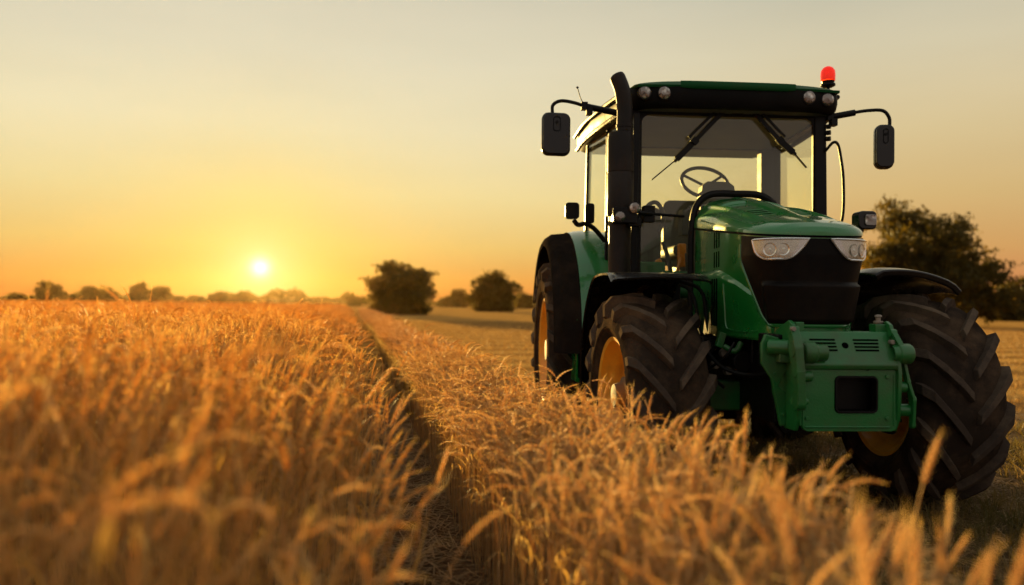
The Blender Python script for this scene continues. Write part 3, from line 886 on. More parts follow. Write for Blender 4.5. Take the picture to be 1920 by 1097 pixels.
def wheel(cx, cyy, rad, rimr, wid, nlug, rz=0.0, lugh=0.045, phase=0.0):
    """tyre with chevron lugs, dished rim, hub with bolts; axle along x"""
    w = empty('wheel', (cx, cyy, rad - 0.012), rz, TR)
    hw = wid / 2
    base = rad - lugh
    # carcass cross-section (x, r), outer half then mirrored
    half = [(0.0, base), (hw * 0.45, base - 0.006), (hw * 0.80, base - 0.028), (hw * 0.94, base - 0.06), (hw * 1.03, base - 0.12),
            (hw * 1.05, base - 0.19), (hw * 0.98, rimr + 0.06), (hw * 0.88, rimr + 0.012), (hw * 0.80, rimr - 0.012)]
    prof = [(-x, r) for x, r in half[::-1]] + half[1:]
    prof += [(hw * 0.7, rimr - 0.02), (-hw * 0.7, rimr - 0.02)]
    mb = MB().lathe(prof, n=96, closed=True)
    # shoulder ring lines on the sidewall
    for sx in (-1, 1):
        mb.tube([(sx * hw * 1.015, (rimr + 0.075) * math.cos(a), (rimr + 0.075) * math.sin(a)) for a in np.linspace(0, 2 * PI, 73)], 0.006, 5, False)
    mb.mat(1)
    # lugs: path along the tread profile from the centre to past the shoulder
    path = [(0.02, base, 0.0), (hw * 0.30, base, 0.10), (hw * 0.60, base - 0.012, 0.235), (hw * 0.85, base - 0.032, 0.375), (hw * 0.965, base - 0.070, 0.445), (hw * 1.035, base - 0.125, 0.485)]
    span = 2 * PI / nlug * 1.28 / 0.485
    nrm2 = [(0, 1), (0.02, 1), (0.15, 0.99), (0.45, 0.9), (0.85, 0.53), (0.97, 0.1)]
    hh = [lugh, lugh, lugh * 1.05, lugh * 1.15, lugh * 1.0, lugh * 0.35]
    for side in (-1, 1):
        for k in range(nlug):
            th0 = 2 * PI * (k + (0.5 if side > 0 else 0)) / nlug + phase
            vs = []; fs = []
            for i, (x, r, u) in enumerate(path):
                nx, nr = nrm2[i]; h = hh[i]
                wb = 0.046 + 0.010 * (i / 5); wt_ = 0.027 + 0.012 * (i / 5)
                jt = 1 + 0.06 * math.sin(k * 7.7 + i)
                # the V points down on the side facing the camera (angle measured from straight down, going to the front)
                for (rr_, ww) in ((r - 0.02, wb), (r - 0.02, -wb), (None, -wt_), (None, wt_)):
                    if rr_ is None: X = x + nx * h * jt; RR = r + nr * h * jt
                    else: X = x - nx * 0.02; RR = rr_
                    th = th0 + u * span + ww / rad
                    vs.append((side * X, -RR * math.cos(th - PI / 2), RR * math.sin(th - PI / 2)))
            n = len(path)
            for i in range(n - 1):
                a = i * 4; b = a + 4
                for q in range(4):
                    q2 = (q + 1) % 4; fs.append((a + q, a + q2, b + q2, b + q))
            fs.append((0, 3, 2, 1)); fs.append(tuple((n - 1) * 4 + q for q in (0, 1, 2, 3)))
            mb.add(vs, fs)
    mb.build('tyre', [M['rubber'], M['lug']], w, bevel=0.005, smooth=30, seg=1)
    # rim: dish on both faces
    r = rimr
    rp = [(-hw * 0.86, r + 0.02), (-hw * 0.90, r + 0.012), (-hw * 0.86, r - 0.012), (-hw * 0.70, r - 0.03), (-hw * 0.55, r - 0.06), (-hw * 0.50, r - 0.075), (-hw * 0.30, r - 0.085),
          (-hw * 0.22, r - 0.11), (-hw * 0.18, r * 0.62), (-hw * 0.36, r * 0.46), (-hw * 0.38, 0.0)]
    rb = MB().lathe(rp, n=64)
    rp2 = [(hw * 0.86, r + 0.02), (hw * 0.90, r + 0.012), (hw * 0.86, r - 0.012), (hw * 0.70, r - 0.03), (hw * 0.55, r - 0.06), (hw * 0.5, r - 0.075), (hw * 0.15, r - 0.085), (hw * 0.0, r - 0.10), (-hw * 0.02, r * 0.60), (hw * 0.05, r * 0.4), (hw * 0.05, 0)]
    rb.lathe(rp2, n=64)
    rb.build('rim', M['yellow'], w, smooth=40)
    hb = MB()
    for sx, xo in ((-1, hw * 0.38), (1, hw * 0.05)):
        hb.lathe([(sx * xo, r * 0.34), (sx * (xo + 0.05), r * 0.33), (sx * (xo + 0.06), r * 0.24), (sx * (xo + 0.12), r * 0.20), (sx * (xo + 0.13), 0.0)], n=32)
        for q in range(10):
            a = 2 * PI * q / 10
            hb.cyl((sx * xo, r * 0.42 * math.cos(a), r * 0.42 * math.sin(a)), (sx * (xo + 0.03), r * 0.42 * math.cos(a), r * 0.42 * math.sin(a)), 0.014, 6)
    hb.build('hub', M['hub'], w, bevel=0.003)
    return w

FWL, FWR = -0.93, 0.905
wheel(FWL, 0.0, 0.705, 0.385, 0.50, 16, R(4))
wheel(FWR, -0.12, 0.715, 0.385, 0.53, 16, R(0), phase=0.11)
wheel(-1.12, 2.42, 0.875, 0.50, 0.52, 18, 0, 0.05)
wheel(0.95, 2.42, 0.875, 0.50, 0.52, 18, 0, 0.05)

def arc_fender(x0, x1, cyy, cz, rad, a0, a1, thick=0.012, lip=0.03, crown=0.03, n=36, flat=None):
    """strip wrapped round a wheel: angle 0 = behind the wheel, 90 = on top, 180 = in front"""
    rows = []
    for i in range(n + 1):
        a = R(a0 + (a1 - a0) * i / n); row = []
        for (t, dr) in ((0, -lip), (0.015, -lip * .3), (0.05, 0), (0.3, crown * 0.8), (0.5, crown), (0.7, crown * 0.8), (0.95, 0), (0.985, -lip * .3), (1, -lip)):
            rr_ = rad + dr; y = cyy + rr_ * math.cos(a); zz = cz + rr_ * math.sin(a)
            if flat is not None and zz > flat: zz = flat + (zz - flat) * 0.25
            row.append((x0 + (x1 - x0) * t, y, zz))
        rows.append(row)
    return MB().grid(rows, thick)
arc_fender(-1.235, -0.60, 0.0, 0.70, 0.865, -22, 118, 0.014, 0.02, 0.015, flat=1.50).build('front_fender', M['gloss_black'], TR, smooth=50)
# picture right: a tapered blade that sweeps up from behind the wheel and runs out to a point
rows = []
for i in range(41):
    t = i / 40; a = R(-15 + 119 * t); row = []
    wd = 0.60
    for j in range(13):
        s_ = j / 12
        cut = smooth01(0.55, 1.0, s_) * 0.0
        rad = 0.85 + 0.03 * math.sin(PI * s_) - 0.035 * smooth01(0.88, 1, s_) - 0.03 * (1 - smooth01(0, 0.08, s_))
        y = -0.12 + rad * math.cos(a); zz = 0.70 + rad * math.sin(a)
        zz = min(zz, 1.46) + (zz - min(zz, 1.46)) * 0.8
        row.append((0.53 + (1.09 - 0.53) * s_ + 0.02, y, zz - 0.09 * s_ * s_))
    rows.append(row)
MB().grid(rows, 0.045).build('front_fender', M['gloss_black'], TR, smooth=50, bevel=0.012)
# fender stays
b = MB()
for x, yy in ((-0.72, 0.50), (-0.72, 0.25), (0.72, 0.4), (0.72, 0.0)):
    s_ = -1 if x < 0 else 1
    b.tube(bez([(s_ * 0.35, yy * 0.6, 0.9), (s_ * 0.42, yy * .8, 1.15), (s_ * 0.46, yy, 1.42), (x * 0.92, yy, 1.50)], 5), 0.014, 8)
b.build_each('fender_stay', M['black'], TR)

# rear fenders: green inner, black outer flare
for sx, xo in ((-1, 0.0), (1, -0.05)):
    x_in, x_mid, x_out = 0.74, 1.15, 1.37
    rf = empty('rear_fender', (0, 0, 0), 0, TR)
    rows = []
    for i in range(40):
        a = R(-5 + 165 * i / 39); row = []
        for (x, r_) in ((x_in, 1.045), (x_in + 0.06, 1.085), (x_in + 0.2, 1.10), (x_mid - .06, 1.09), (x_mid, 1.075)):
            row.append((sx * (x + xo), 2.42 + r_ * 1.02 * math.cos(PI - a), 0.93 + r_ * math.sin(a)))
        rows.append(row)
    MB().grid(rows, 0.014).build('fender_shell', M['green'], rf, smooth=60)
    rows = []
    for i in range(40):
        a = R(-2 + 158 * i / 39); row = []
        for (x, r_) in ((x_mid + 0.004, 1.078), (x_mid + 0.03, 1.066), (x_mid + 0.15, 1.055), (x_out - 0.02, 1.02), (x_out, 0.985), (x_out - .005, 0.955)):
            row.append((sx * (x + xo), 2.42 + r_ * 1.02 * math.cos(PI - a), 0.93 + r_ * math.sin(a)))
        rows.append(row)
    MB().grid(rows, 0.014).build('fender_flare', M['flare'], rf, smooth=60)
    # inner wall between cab and wheel
    poly = [(2.42 + 1.045 * 1.02 * math.cos(R(a)), 0.93 + 1.045 * math.sin(R(a))) for a in range(0, 181, 9)]
    MB().prism(poly, 0.02, Matrix.Translation((sx * (x_in + xo + 0.012), 0, 0)) @ YZ).build('fender_wall', M['green'], rf)

# ---- hood -----------------------------------------------------------------
def cxh(y): return -0.038 - 0.030 * (0.9 - y)
YN = -0.44
def Wd(y): return 0.330 + 0.036 * smooth01(-0.7, 0.4, -y)
def taper(y, z): return 0.085 * max(0.0, min(1.0, (1.62 - z) / 0.42)) * smooth01(0.05, 0.55, -y)
def S(t, z, off=0.0):
    """skirt surface: t 0..1 left side rear to front, 1..3 round the nose, 3..4 right side"""
    if t < 1 or t > 3:
        if t < 1: y = 0.68 + (YN - 0.68) * t; sg = -1
        else: y = YN + (0.68 - YN) * (t - 3); sg = 1
        w = Wd(y) - taper(y, z) + off
        return (cxh(y) + sg * w, y, z)
    ph = (t - 1) / 2 * PI
    n = 2.9
    c, s_ = math.cos(ph), math.sin(ph)
    ex = math.copysign(abs(c) ** (2 / n), c); ey = abs(s_) ** (2 / n)
    Ln = 0.40 - 0.05 * max(0.0, min(1.0, (1.62 - z) / 0.42))
    y = YN - (Ln + off) * ey
    w = Wd(YN) - taper(YN - Ln * ey, z) + off
    return (cxh(y) - w * ex, y, z)
def zs(y): return 1.785 + (y - YN) * 0.118 if y > YN else 1.785 + (y - YN) * 0.125
def tfor_y(y): return (0.68 - y) / (0.68 - YN)
def patch(rows_z, tl, tr, off, nt=24):
    """rows between tl(z) and tr(z); off(t,z) outward"""
    out = []
    for z_ in rows_z:
        a, b_ = tl(z_), tr(z_); out.append([S(a + (b_ - a) * j / nt, z_, off(a + (b_ - a) * j / nt, z_)) for j in range(nt + 1)])
    return out
hood = MB()
# side skin (green), full wrap behind everything
NT_ = 120; NZ = 34
rows = []
for k in range(NZ + 1):
    row = []
    for j in range(NT_ + 1):
        t = 4 * j / NT_
        x, y, _ = S(t, 1.5)
        zt = zs(y) - 0.012; zb = 1.10
        z_ = zb + (zt - zb) * k / NZ
        row.append(S(t, z_))
    rows.append(row)
hood.grid(rows)
hood_o = hood.build('hood', M['green'], TR, smooth=50)
hl = hood_o   # sub-parts of the hood hang here

# lid
def zc(y):
    pts = [(-0.862, 1.752), (-0.845, 1.785), (-0.80, 1.815), (-0.7, 1.842), (-0.5, 1.885), (-0.2, 1.968), (0.1, 2.045), (0.4, 2.108), (0.68, 2.155)]
    for (a, za), (b_, zb) in zip(pts, pts[1:]):
        if y <= b_: return za + (zb - za) * max(0, (y - a) / (b_ - a))
    return pts[-1][1]
lid = MB(); rows = []
ys_l = list(np.linspace(0.70, YN, 110)) + [YN - 0.42 * math.sin(PI / 2 * q / 44) for q in range(1, 45)]
NU = 170
for y in ys_l:
    e = max(0.0, (YN - y) / 0.42); wn = (max(0.0, 1 - e ** 2.9)) ** (1 / 2.9) if e > 0 else 1.0
    w = (Wd(max(y, YN)) + 0.006) * wn + 1e-4
    row = []
    c0 = zc(y); s0 = zs(y)
    # keep the lid rim rolled down round the nose
    for j in range(NU + 1):
        u = -1 + 2 * j / NU
        uu = math.copysign(1 - (1 - abs(u)) ** 1.35, u)
        hgt = (max(0.0, 1 - abs(uu) ** 2.7)) ** (1 / 2.3)
        x = cxh(y) + uu * w
        z_ = s0 + (c0 - s0) * hgt
        xx = x - cxh(y)
        # raised centre spine and two sunk trapezoid panels
        fy = smooth01(-0.62, -0.42, y) * (1 - smooth01(0.30, 0.42, y))
        pw0, pw1 = 0.055 + 0.0 * y, 0.235 + 0.03 * y
        ax = abs(xx)
        pan = smooth01(pw0 - 0.006, pw0 + 0.006, ax) * (1 - smooth01(pw1 - 0.006, pw1 + 0.006, ax)) * smooth01(-0.47 + 0.25 * ax, -0.45 + 0.25 * ax, y) * (1 - smooth01(0.30, 0.33, y))
        z_ += 0.010 * math.exp(-((ax - pw1 - 0.018) / 0.012) ** 2) * smooth01(-0.62, -0.40, y)
        z_ -= 0.022 * pan
        z_ += 0.012 * (1 - smooth01(0.005, 0.055, ax)) * smooth01(-0.8, -0.5, y)
        # shallow shoulder crease
        z_ -= 0.018 * smooth01(0.262, 0.275, ax) * (1 - smooth01(0.30, 0.335, ax)) * smooth01(-0.7, -0.5, y)
        row.append((x, y, z_))
    rows.append(row)
lid.grid(rows)
lid.build('hood_lid', M['green'], hood_o, smooth=60)
# recessed louvres on the lid panels
b = MB()
for sx in (-1, 1):
    for q in range(4):
        y = -0.34 + q * 0.075; 
        zz = zc(y) - 0.020
        b.bar((cxh(y) + sx * 0.075, y, zz + 0.004), (cxh(y) + sx * (0.195), y + 0.012, zz - 0.008), 0.030, 0.008)
b.build_each('lid_louvre', M['green'], hood_o, bevel=0.002)
# dark seam between lid and skirt
b = MB()
b.tube([(S(4 * j / 140, 1.6, 0.001)[0], S(4 * j / 140, 1.6)[1], zs(S(4 * j / 140, 1.6)[1]) - 0.008) for j in range(141)], 0.0075, 6)
b.build('lid_seam', M['black'], hood_o)

# grille: wraps the nose, left edge on the flank, slanting in towards the bottom
def tL(z):
    k = max(0, min(1, (1.58 - z) / 0.36))
    return tfor_y(-0.425) + 0.10 + 0.27 * k ** 1.15 + 0.10 * max(0, (1.27 - z) / 0.06) ** 2 * 0.6
def tR(z): return 4 - tL(z)
def goff(t, z):
    f = (1 - smooth01(1.435, 1.462, z)) * smooth01(1.36, 1.46, t) * (1 - smooth01(2.54, 2.64, t)) * smooth01(1.20, 1.235, z)
    return 0.010 + 0.024 * f
zr = list(np.linspace(1.208, 1.74, 60))
g = MB(); 
rows = []
for i, z_ in enumerate(zr):
    a, b_ = tL(z_), tR(z_); row = []
    for j in range(101):
        t = a + (b_ - a) * j / 100
        x, y, _ = S(t, z_)
        zt = zs(y) - 0.020; zz = 1.208 + (zt - 1.208) * (i / (len(zr) - 1))
        row.append(S(t, zz, goff(t, zz)))
    rows.append(row)
# turned-in border
border = [r[0] for r in rows]
g.grid(rows, 0.009)
g.build('grille', M['grille'], TR, smooth=40)
# raised green lip round the grille
b = MB()
lip = [S(tL(z_) - 0.022, z_, 0.004) for z_ in np.linspace(1.70, 1.215, 40)] + [S(t, 1.198, 0.004) for t in np.linspace(tL(1.208), tR(1.208), 30)] + [S(tR(z_) + 0.022, z_, 0.004) for z_ in np.linspace(1.215, 1.70, 40)]
b.tube(lip, 0.013, 8)
b.build('grille_surround', M['green'], hood_o)

# headlights
def headlight(poly_rows, mirror=False):
    """poly_rows: (z, t0, t1) from top to bottom"""
    root_rows = []; rim_l = []; rim_r = []
    for z_, a, b_ in poly_rows:
        if mirror: a, b_ = 4 - b_, 4 - a
        root_rows.append([S(a + (b_ - a) * j / 30, z_, 0.021 + 0.006 * math.sin(PI * j / 30)) for j in range(31)])
        rim_l.append(S(a, z_, 0.019)); rim_r.append(S(b_, z_, 0.019))
    inner = []
    for z_, a, b_ in poly_rows:
        if mirror: a, b_ = 4 - b_, 4 - a
        inner.append([S(a + (b_ - a) * j / 30, z_, 0.013) for j in range(31)])
    body = MB().grid(inner, 0.01).build('headlight', M['bowl'], TR, smooth=50)
    MB().grid(root_rows).build('lens', M['glass'], body, smooth=60)
    loop = rim_l + root_rows[-1][2:-2:3] + rim_r[::-1] + root_rows[0][2:-2:3][::-1]
    loop = loop + loop[:2]
    MB().tube(loop, 0.0065, 6, False).build('lamp_frame', M['reflector'], body)
    for f, rr_ in ((0.40, 0.040), (0.70, 0.036)):
        z_, a, b_ = poly_rows[len(poly_rows) // 2]
        if mirror: a, b_ = 4 - b_, 4 - a; f = 1 - f
        c = Vector(S(a + (b_ - a) * f, z_ + 0.010, 0.012))
        d = (Vector(S(a + (b_ - a) * f, z_ + 0.010, 0.03)) - c).normalized(); q = d.orthogonal().normalized()
        rows = []
        for h_, r_ in ((0.014, 1.0), (0.013, 0.93), (0.006, 0.72), (0.002, 0.45), (0.001, 0.2)):
            rows.append([c + d * h_ + (Matrix.Rotation(2 * PI * w / 28, 3, d) @ q) * rr_ * r_ for w in range(29)])
        MB().grid(rows).build('reflector', M['reflector'], body, smooth=60)
        MB().tube([c, c + d * 0.010, c + d * 0.014], [0.011, 0.010, 0.005], 12).build('bulb', M['bulb'], body, smooth=50)
    # stepped reflector segments between and beside the bowls
    b = MB()
    for f in (0.08, 0.13, 0.18, 0.23, 0.55, 0.83, 0.88):
        pts = []
        for (z_, a, b_) in poly_rows[:-1]:
            if mirror: a, b_ = 4 - b_, 4 - a
            ff = 1 - f if mirror else f
            pts.append(S(a + (b_ - a) * ff, z_ - 0.003, 0.016))
        b.tube(pts, 0.0035, 5)
    b.build_each('reflector_rib', M['reflector'], body)
    return body
rowsL = [(1.712, 1.315, 1.95), (1.690, 1.325, 1.93), (1.665, 1.34, 1.905), (1.64, 1.36, 1.875), (1.618, 1.40, 1.84), (1.602, 1.45, 1.80), (1.592, 1.52, 1.74)]
headlight(rowsL)
headlight(rowsL, True)

# side bulge panel and slots
def bulge(sgn):
    rows = []
    for i in range(61):
        t = 1.50 * i / 60
        y = S(t, 1.5)[1] if t > 1 else 0.68 + (YN - 0.68) * t
        y = min(y, 0.675)
        top = 1.565 - 0.20 * max(0, (0.05 - y) / 0.72) ** 1.6
        row = []
        for k in range(17):
            f = k / 16; z_ = 1.115 + (top - 1.115) * f
            tt = max(tfor_y(0.675), min(t, tL(max(z_, 1.21)) - 0.035 if z_ > 1.19 else 9))
            o_ = 0.022 * (1 - smooth01(0.93, 1.0, f)) + 0.001
            if i == 0 or i == 60: o_ = 0.001
            row.append(S(tt if sgn < 0 else 4 - tt, z_, o_))
        rows.append(row)
    return MB().grid(rows).build('side_panel', M['green'], hood_o, smooth=45)
bulge(-1); bulge(1)
for sgn in (-1, 1):
    for (y0, z0, z1, off) in ((0.10, 1.715, 1.83, 0.0), (0.10, 1.58, 1.69, 0.0), (0.06, 1.175, 1.50, 0.0245)):
        b = MB()
        for q in range(3):
            y = y0 - 0.062 * q
            t = tfor_y(y); t = t if sgn < 0 else 4 - t
            b.bar(S(t, z0, off + 0.0005), S(t, z1, off + 0.0005), 0.022, 0.005, (1, 0, 0))
        b.build_each('vent_slot', M['slot_shade'], hood_o, bevel=0.003)  # thin black bars in place of the shade in the vents
# recessed pocket outline low on the flank
b = MB()
pk = [S(tfor_y(y), z_, 0.024) for (y, z_) in [(-0.20, 1.46), (-0.21, 1.30), (-0.22, 1.18), (-0.28, 1.155), (-0.40, 1.15)]] + [S(1.15, 1.155, 0.022), S(1.28, 1.165, 0.018)]
b.tube(bez(pk, 4), 0.007, 6); b.build('panel_crease', M['green'], hood_o)

# black hose / gasket round the rear of the hood
b = MB()
pts = [(0.36, 0.72, 1.9), (0.30, 0.74, 2.09), (0.17, 0.75, 2.19), (-0.05, 0.75, 2.20), (-0.24, 0.75, 2.19), (-0.345, 0.75, 2.10), (-0.385, 0.74, 1.93), (-0.395, 0.73, 1.7), (-0.39, 0.72, 1.35), (-0.37, 0.7, 1.0)]
b.tube(bez(pts, 8), 0.028, 10)
b.build('hood_gasket', M['black'], TR)
b = MB()
prof = [(-0.35, 1.1), (-0.36, 1.95), (-0.26, 2.13), (-0.05, 2.16), (0.16, 2.13), (0.29, 1.95), (0.29, 1.1)]
b.prism(prof, 0.02, Matrix.Translation((0, 0.70, 0)) @ XZ)
b.build('bulkhead', M['black'], TR, bevel=0.004)

# ---- chassis, axle, engine bits --------------------------------------------
b = MB()
b.box((-0.10, 0.9, 0.82), (0.44, 3.3, 0.42))
b.box((-0.08, 0.2, 1.03), (0.50, 1.2, 0.18))
b.box((0.0, 2.4, 0.95), (0.8, 0.7, 0.6))
b.box((-0.42, 0.35, 0.98), (0.22, 0.5, 0.22))
b.cyl((-0.36, 0.1, 0.95), (-0.36, -0.35, 0.95), 0.07, 16)
b.cyl((-0.50, -0.05, 1.02), (-0.36, 0.25, 1.05), 0.045, 14)
b.box((0.42, 0.3, 0.98), (0.2, 0.5, 0.24))
b.box((0.0, 3.1, 0.48), (1.9, 0.45, 0.72)); b.box((0, 2.3, 0.62), (1.3, 0.4, 0.5))  # rear blocks added out of view to keep low sun off the inner tyres
b.build('chassis_and_sun_blocks', M['black'], TR, bevel=0.012)
b = MB()
b.box((-0.10, 0.0, 0.70), (1.25, 0.22, 0.19))
b.box((-0.42, -0.10, 0.71), (0.42, 0.14, 0.20))
b.box((0.30, -0.10, 0.71), (0.42, 0.14, 0.20))
b.lathe([(-0.70, 0.0), (-0.70, 0.15), (-0.62, 0.17), (-0.55, 0.12), (-0.5, 0.11)], (0, 0, 0.70), n=24)
b.lathe([(0.70, 0.0), (0.70, 0.15), (0.62, 0.17), (0.55, 0.12), (0.5, 0.11)], (0, -0.1, 0.70), n=24)
b.build('front_axle', M['green_cast'], TR, bevel=0.02)
b = MB()
b.tube(bez([(-0.62, -0.28, 1.06), (-0.52, -0.40, 0.92), (-0.38, -0.55, 0.88), (-0.30, -0.8, 0.93)], 8), 0.013, 8)
b.tube(bez([(-0.60, -0.22, 0.86), (-0.50, -0.38, 0.98), (-0.44, -0.4, 1.08)], 8), 0.009, 8)
b.tube(bez([(-0.55, -0.1, 1.1), (-0.60, -0.28, 0.9), (-0.48, -0.33, 0.78)], 8), 0.011, 8)
b.tube(bez([(-0.5, 0.2, 1.12), (-0.62, 0.0, 1.1), (-0.66, -0.05, 0.9)], 8), 0.014, 8)
b.tube(bez([(0.35, -0.7, 1.1), (0.5, -0.5, 1.18), (0.52, -0.3, 1.0), (0.6, -0.1, .8)], 8), 0.013, 8)
b.build_each('hydraulic_hose', M['black'], TR)
b = MB()
b.box((-0.50, -0.30, 1.09), (0.045, 0.05, 0.10), Matrix.Rotation(0.3, 4, 'Y'))
b.tube(bez([(-0.48, -0.31, 1.05), (-0.42, -0.35, 1.02), (-0.38, -0.36, 1.08)], 6), 0.02, 8)
b.build('pipe_bracket', M['green_cast'], TR, bevel=0.005)
b = MB()
for p in ((-0.50, -0.2, 0.92), (-0.42, -0.22, 0.88), (-0.46, -0.25, 1.0), (0.40, -0.5, 1.12)):
    b.lathe([(-0.03, 0), (-0.03, 0.025), (0.02, 0.03), (0.03, 0.018), (0.045, 0)], p, 'Y', 14)
b.build_each('fitting', M['steel'], TR)

# ---- front linkage ----------------------------------------------------------
XL, XR = -0.345, 0.165
fh = empty('front_linkage', (0, 0, 0), 0, TR)
xf = Matrix.Translation(((XL + XR) / 2 + 0.035, -1.135, 0.80)) @ XZ
W_ = XR - XL + 0.03
# front plate with the window
b = MB().ring(rrect(W_, 0.345, 0.035, 6), rrect(0.245, 0.205, 0.03, 6, 0.035, 0.03), 0.035, xf)
b.build('front_plate', M['green_cast'], fh, bevel=0.004)
b = MB().ring(rrect(0.243, 0.203, 0.029, 6, 0.035, 0.03), rrect(0.222, 0.182, 0.022, 6, 0.035, 0.03), 0.05, xf)
b.box(((XL + XR) / 2 + 0.07, -1.05, 0.83), (0.23, 0.012, 0.19))
b.build('socket', M['black'], fh, bevel=0.003)
# upper hood of the casting: sloped top
poly = [(-0.80, 1.17), (-0.93, 1.175), (-1.06, 1.175), (-1.14, 1.045), (-1.175, 0.995), (-1.165, 0.968), (-1.11, 0.960), (-0.80, 0.96)]
b = MB().prism([(y, z_) for y, z_ in poly], W_ - 0.005, Matrix.Translation(((XL + XR) / 2 + 0.035, 0, 0)) @ YZ)
b.build('top_casting', M['green_cast'], fh, bevel=0.010, seg=3)
# slots and hole on the sloped face, black shapes as their inner shade
b = MB(); d = Vector((0, -0.08, -0.13)).normalized(); nn = Vector((0, -0.13, 0.08)).normalized()
xm = (XL + XR) / 2 + 0.035
for q in range(4):
    c = Vector((0, -1.06, 1.175)) + d * (0.055 + 0.022 * q) + nn * 0.0005
    b.bar(c + Vector((xm - 0.205 + 0.008 * q, 0, 0)), c + Vector((xm - 0.060, 0, 0)), 0.009, 0.006, nn)
    b.bar(c + Vector((xm + 0.045, 0, 0)), c + Vector((xm + 0.19 - 0.004 * q, 0, 0)), 0.009, 0.006, nn)
c = Vector((xm - 0.008, -1.06, 1.175)) + d * 0.09
b.tube([c - nn * 0.01, c + nn * 0.002], 0.019, 16)
b.build_each('slot', M['slot_shade'], fh)
# body behind
b = MB().box((xm, -0.95, 0.80), (W_ - 0.10, 0.16, 0.27)).box((xm - 0.1, -0.80, 1.05), (0.46, 0.3, 0.20))
b.box((-0.05, -0.62, 0.86), (0.40, 0.5, 0.36))
b.build('linkage_frame', M['black'], fh, bevel=0.01)
# side cheeks
for x in (XL - 0.0, XR + 0.055):
    cheek = [(-1.175, 0.95), (-1.16, 0.70), (-1.12, 0.625), (-0.98, 0.62), (-0.80, 0.80), (-0.72, 1.10), (-0.86, 1.18), (-1.03, 1.235), (-1.075, 1.215), (-1.15, 1.06)]
    MB().prism(cheek, 0.022, Matrix.Translation((x, 0, 0)) @ YZ).build('cheek_plate', M['green_cast'], fh, bevel=0.005)
# wing bracket on the picture's left
b = MB()
b.prism([(-0.50, 1.10), (-0.475, 1.155), (-0.40, 1.135), (-0.352, 1.06), (-0.352, 0.95), (-0.40, 0.86), (-0.352, 0.82), (-0.352, 0.64), (-0.385, 0.63), (-0.44, 0.90), (-0.50, 0.99)], 0.03, Matrix.Translation((0, -0.99, 0)) @ XZ)
b.cyl((-0.46, -1.0, 1.08), (-0.36, -1.06, 1.08), 0.045, 20)
b.box((-0.385, -1.02, 1.02), (0.07, 0.09, 0.05))
b.build('wing_bracket', M['green_cast'], fh, bevel=0.008)
def link(x, pts, wid, th, name, rotx=0):
    """flat bar in the yz plane following points, seen from the front as a narrow plate"""
    b = MB(); P = [Vector(p) for p in pts]
    for i, p in enumerate(P):
        b.cyl(p - Vector((th / 2, 0, 0)), p + Vector((th / 2, 0, 0)), wid[i], 20)
    for i in range(len(P) - 1):
        a, c = P[i], P[i + 1]; d = (c - a).normalized(); s_ = Vector((1, 0, 0)).cross(d).normalized()
        vs = []
        for (p, w) in ((a, wid[i]), (c, wid[i + 1])):
            for sg in (-1, 1):
                for sx in (-1, 1): vs.append(p + s_ * w * sg + Vector((sx * (th / 2 - 0.002), 0, 0)))
        b.add(vs, [(0, 1, 3, 2), (4, 6, 7, 5), (0, 2, 6, 4), (1, 5, 7, 3), (0, 4, 5, 1), (2, 3, 7, 6)])
    return b.build(name, M['green_cast'], fh, bevel=0.004)
link(-0.385, [(-0.385, -1.17, 1.185), (-0.385, -1.20, 1.08), (-0.375, -1.215, 0.96), (-0.365, -1.20, 0.79)], [0.022, 0.045, 0.035, 0.042], 0.05, 'lift_link')
link(0.25, [(0.215, -1.10, 1.17), (0.25, -1.13, 1.05)], [0.022, 0.05], 0.035, 'lift_link')
link(0.29, [(0.268, -1.12, 1.0), (0.285, -1.13, 0.90), (0.315, -1.13, 0.80), (0.32, -1.12, 0.66)], [0.02, 0.02, 0.026, 0.02], 0.022, 'stay_link')
b = MB()
b.lathe([(-0.33, 0), (-0.33, 0.052), (-0.315, 0.06), (-0.27, 0.06), (-0.25, 0.045), (-0.2, 0.045)], (0, -1.16, 1.06), n=28)
b.lathe([(0.19, 0.045), (0.22, 0.048), (0.225, 0.058), (0.29, 0.058), (0.305, 0.048), (0.305, 0)], (0, -1.13, 1.055), n=28)
b.cyl((-0.34, -1.16, 0.93), (-0.28, -1.16, 0.93), 0.03, 18); b.cyl((-0.38, -1.17, 0.79), (-0.29, -1.12, 0.79), 0.03, 18)
b.cyl((0.22, -1.1, 0.74), (0.31, -1.1, 0.74), 0.035, 18); b.cyl((0.22, -1.12, 0.87), (0.28, -1.12, 0.87), 0.03, 18)
b.box((0.185, -1.0, 1.19), (0.07, 0.08, 0.055))
b.box((-0.30, -1.02, 1.195), (0.05, 0.08, 0.06))
b.build_each('pivot_boss', M['green_cast'], fh, bevel=0.006)
b = MB()
for (x, y, z_) in ((0.185, -1.0, 1.22), (-0.40, -1.20, 1.19), (-0.366, -1.226, 0.79), (-0.385, -1.23, 1.08), (0.2, -1.12, 1.12)):
    if z_ > 1.2: b.lathe([(0, 0), (0, 0.026), (0.014, 0.028), (0.016, 0.014), (0.036, 0.014), (0.038, 0.022), (0.05, 0.018), (0.052, 0)], (x, y, z_), 'Z', 18)
    else: b.tube([(x, y + 0.02, z_), (x, y - 0.012, z_)], 0.013, 12)
b.build_each('bolt', M['steel'], fh, bevel=0.002)

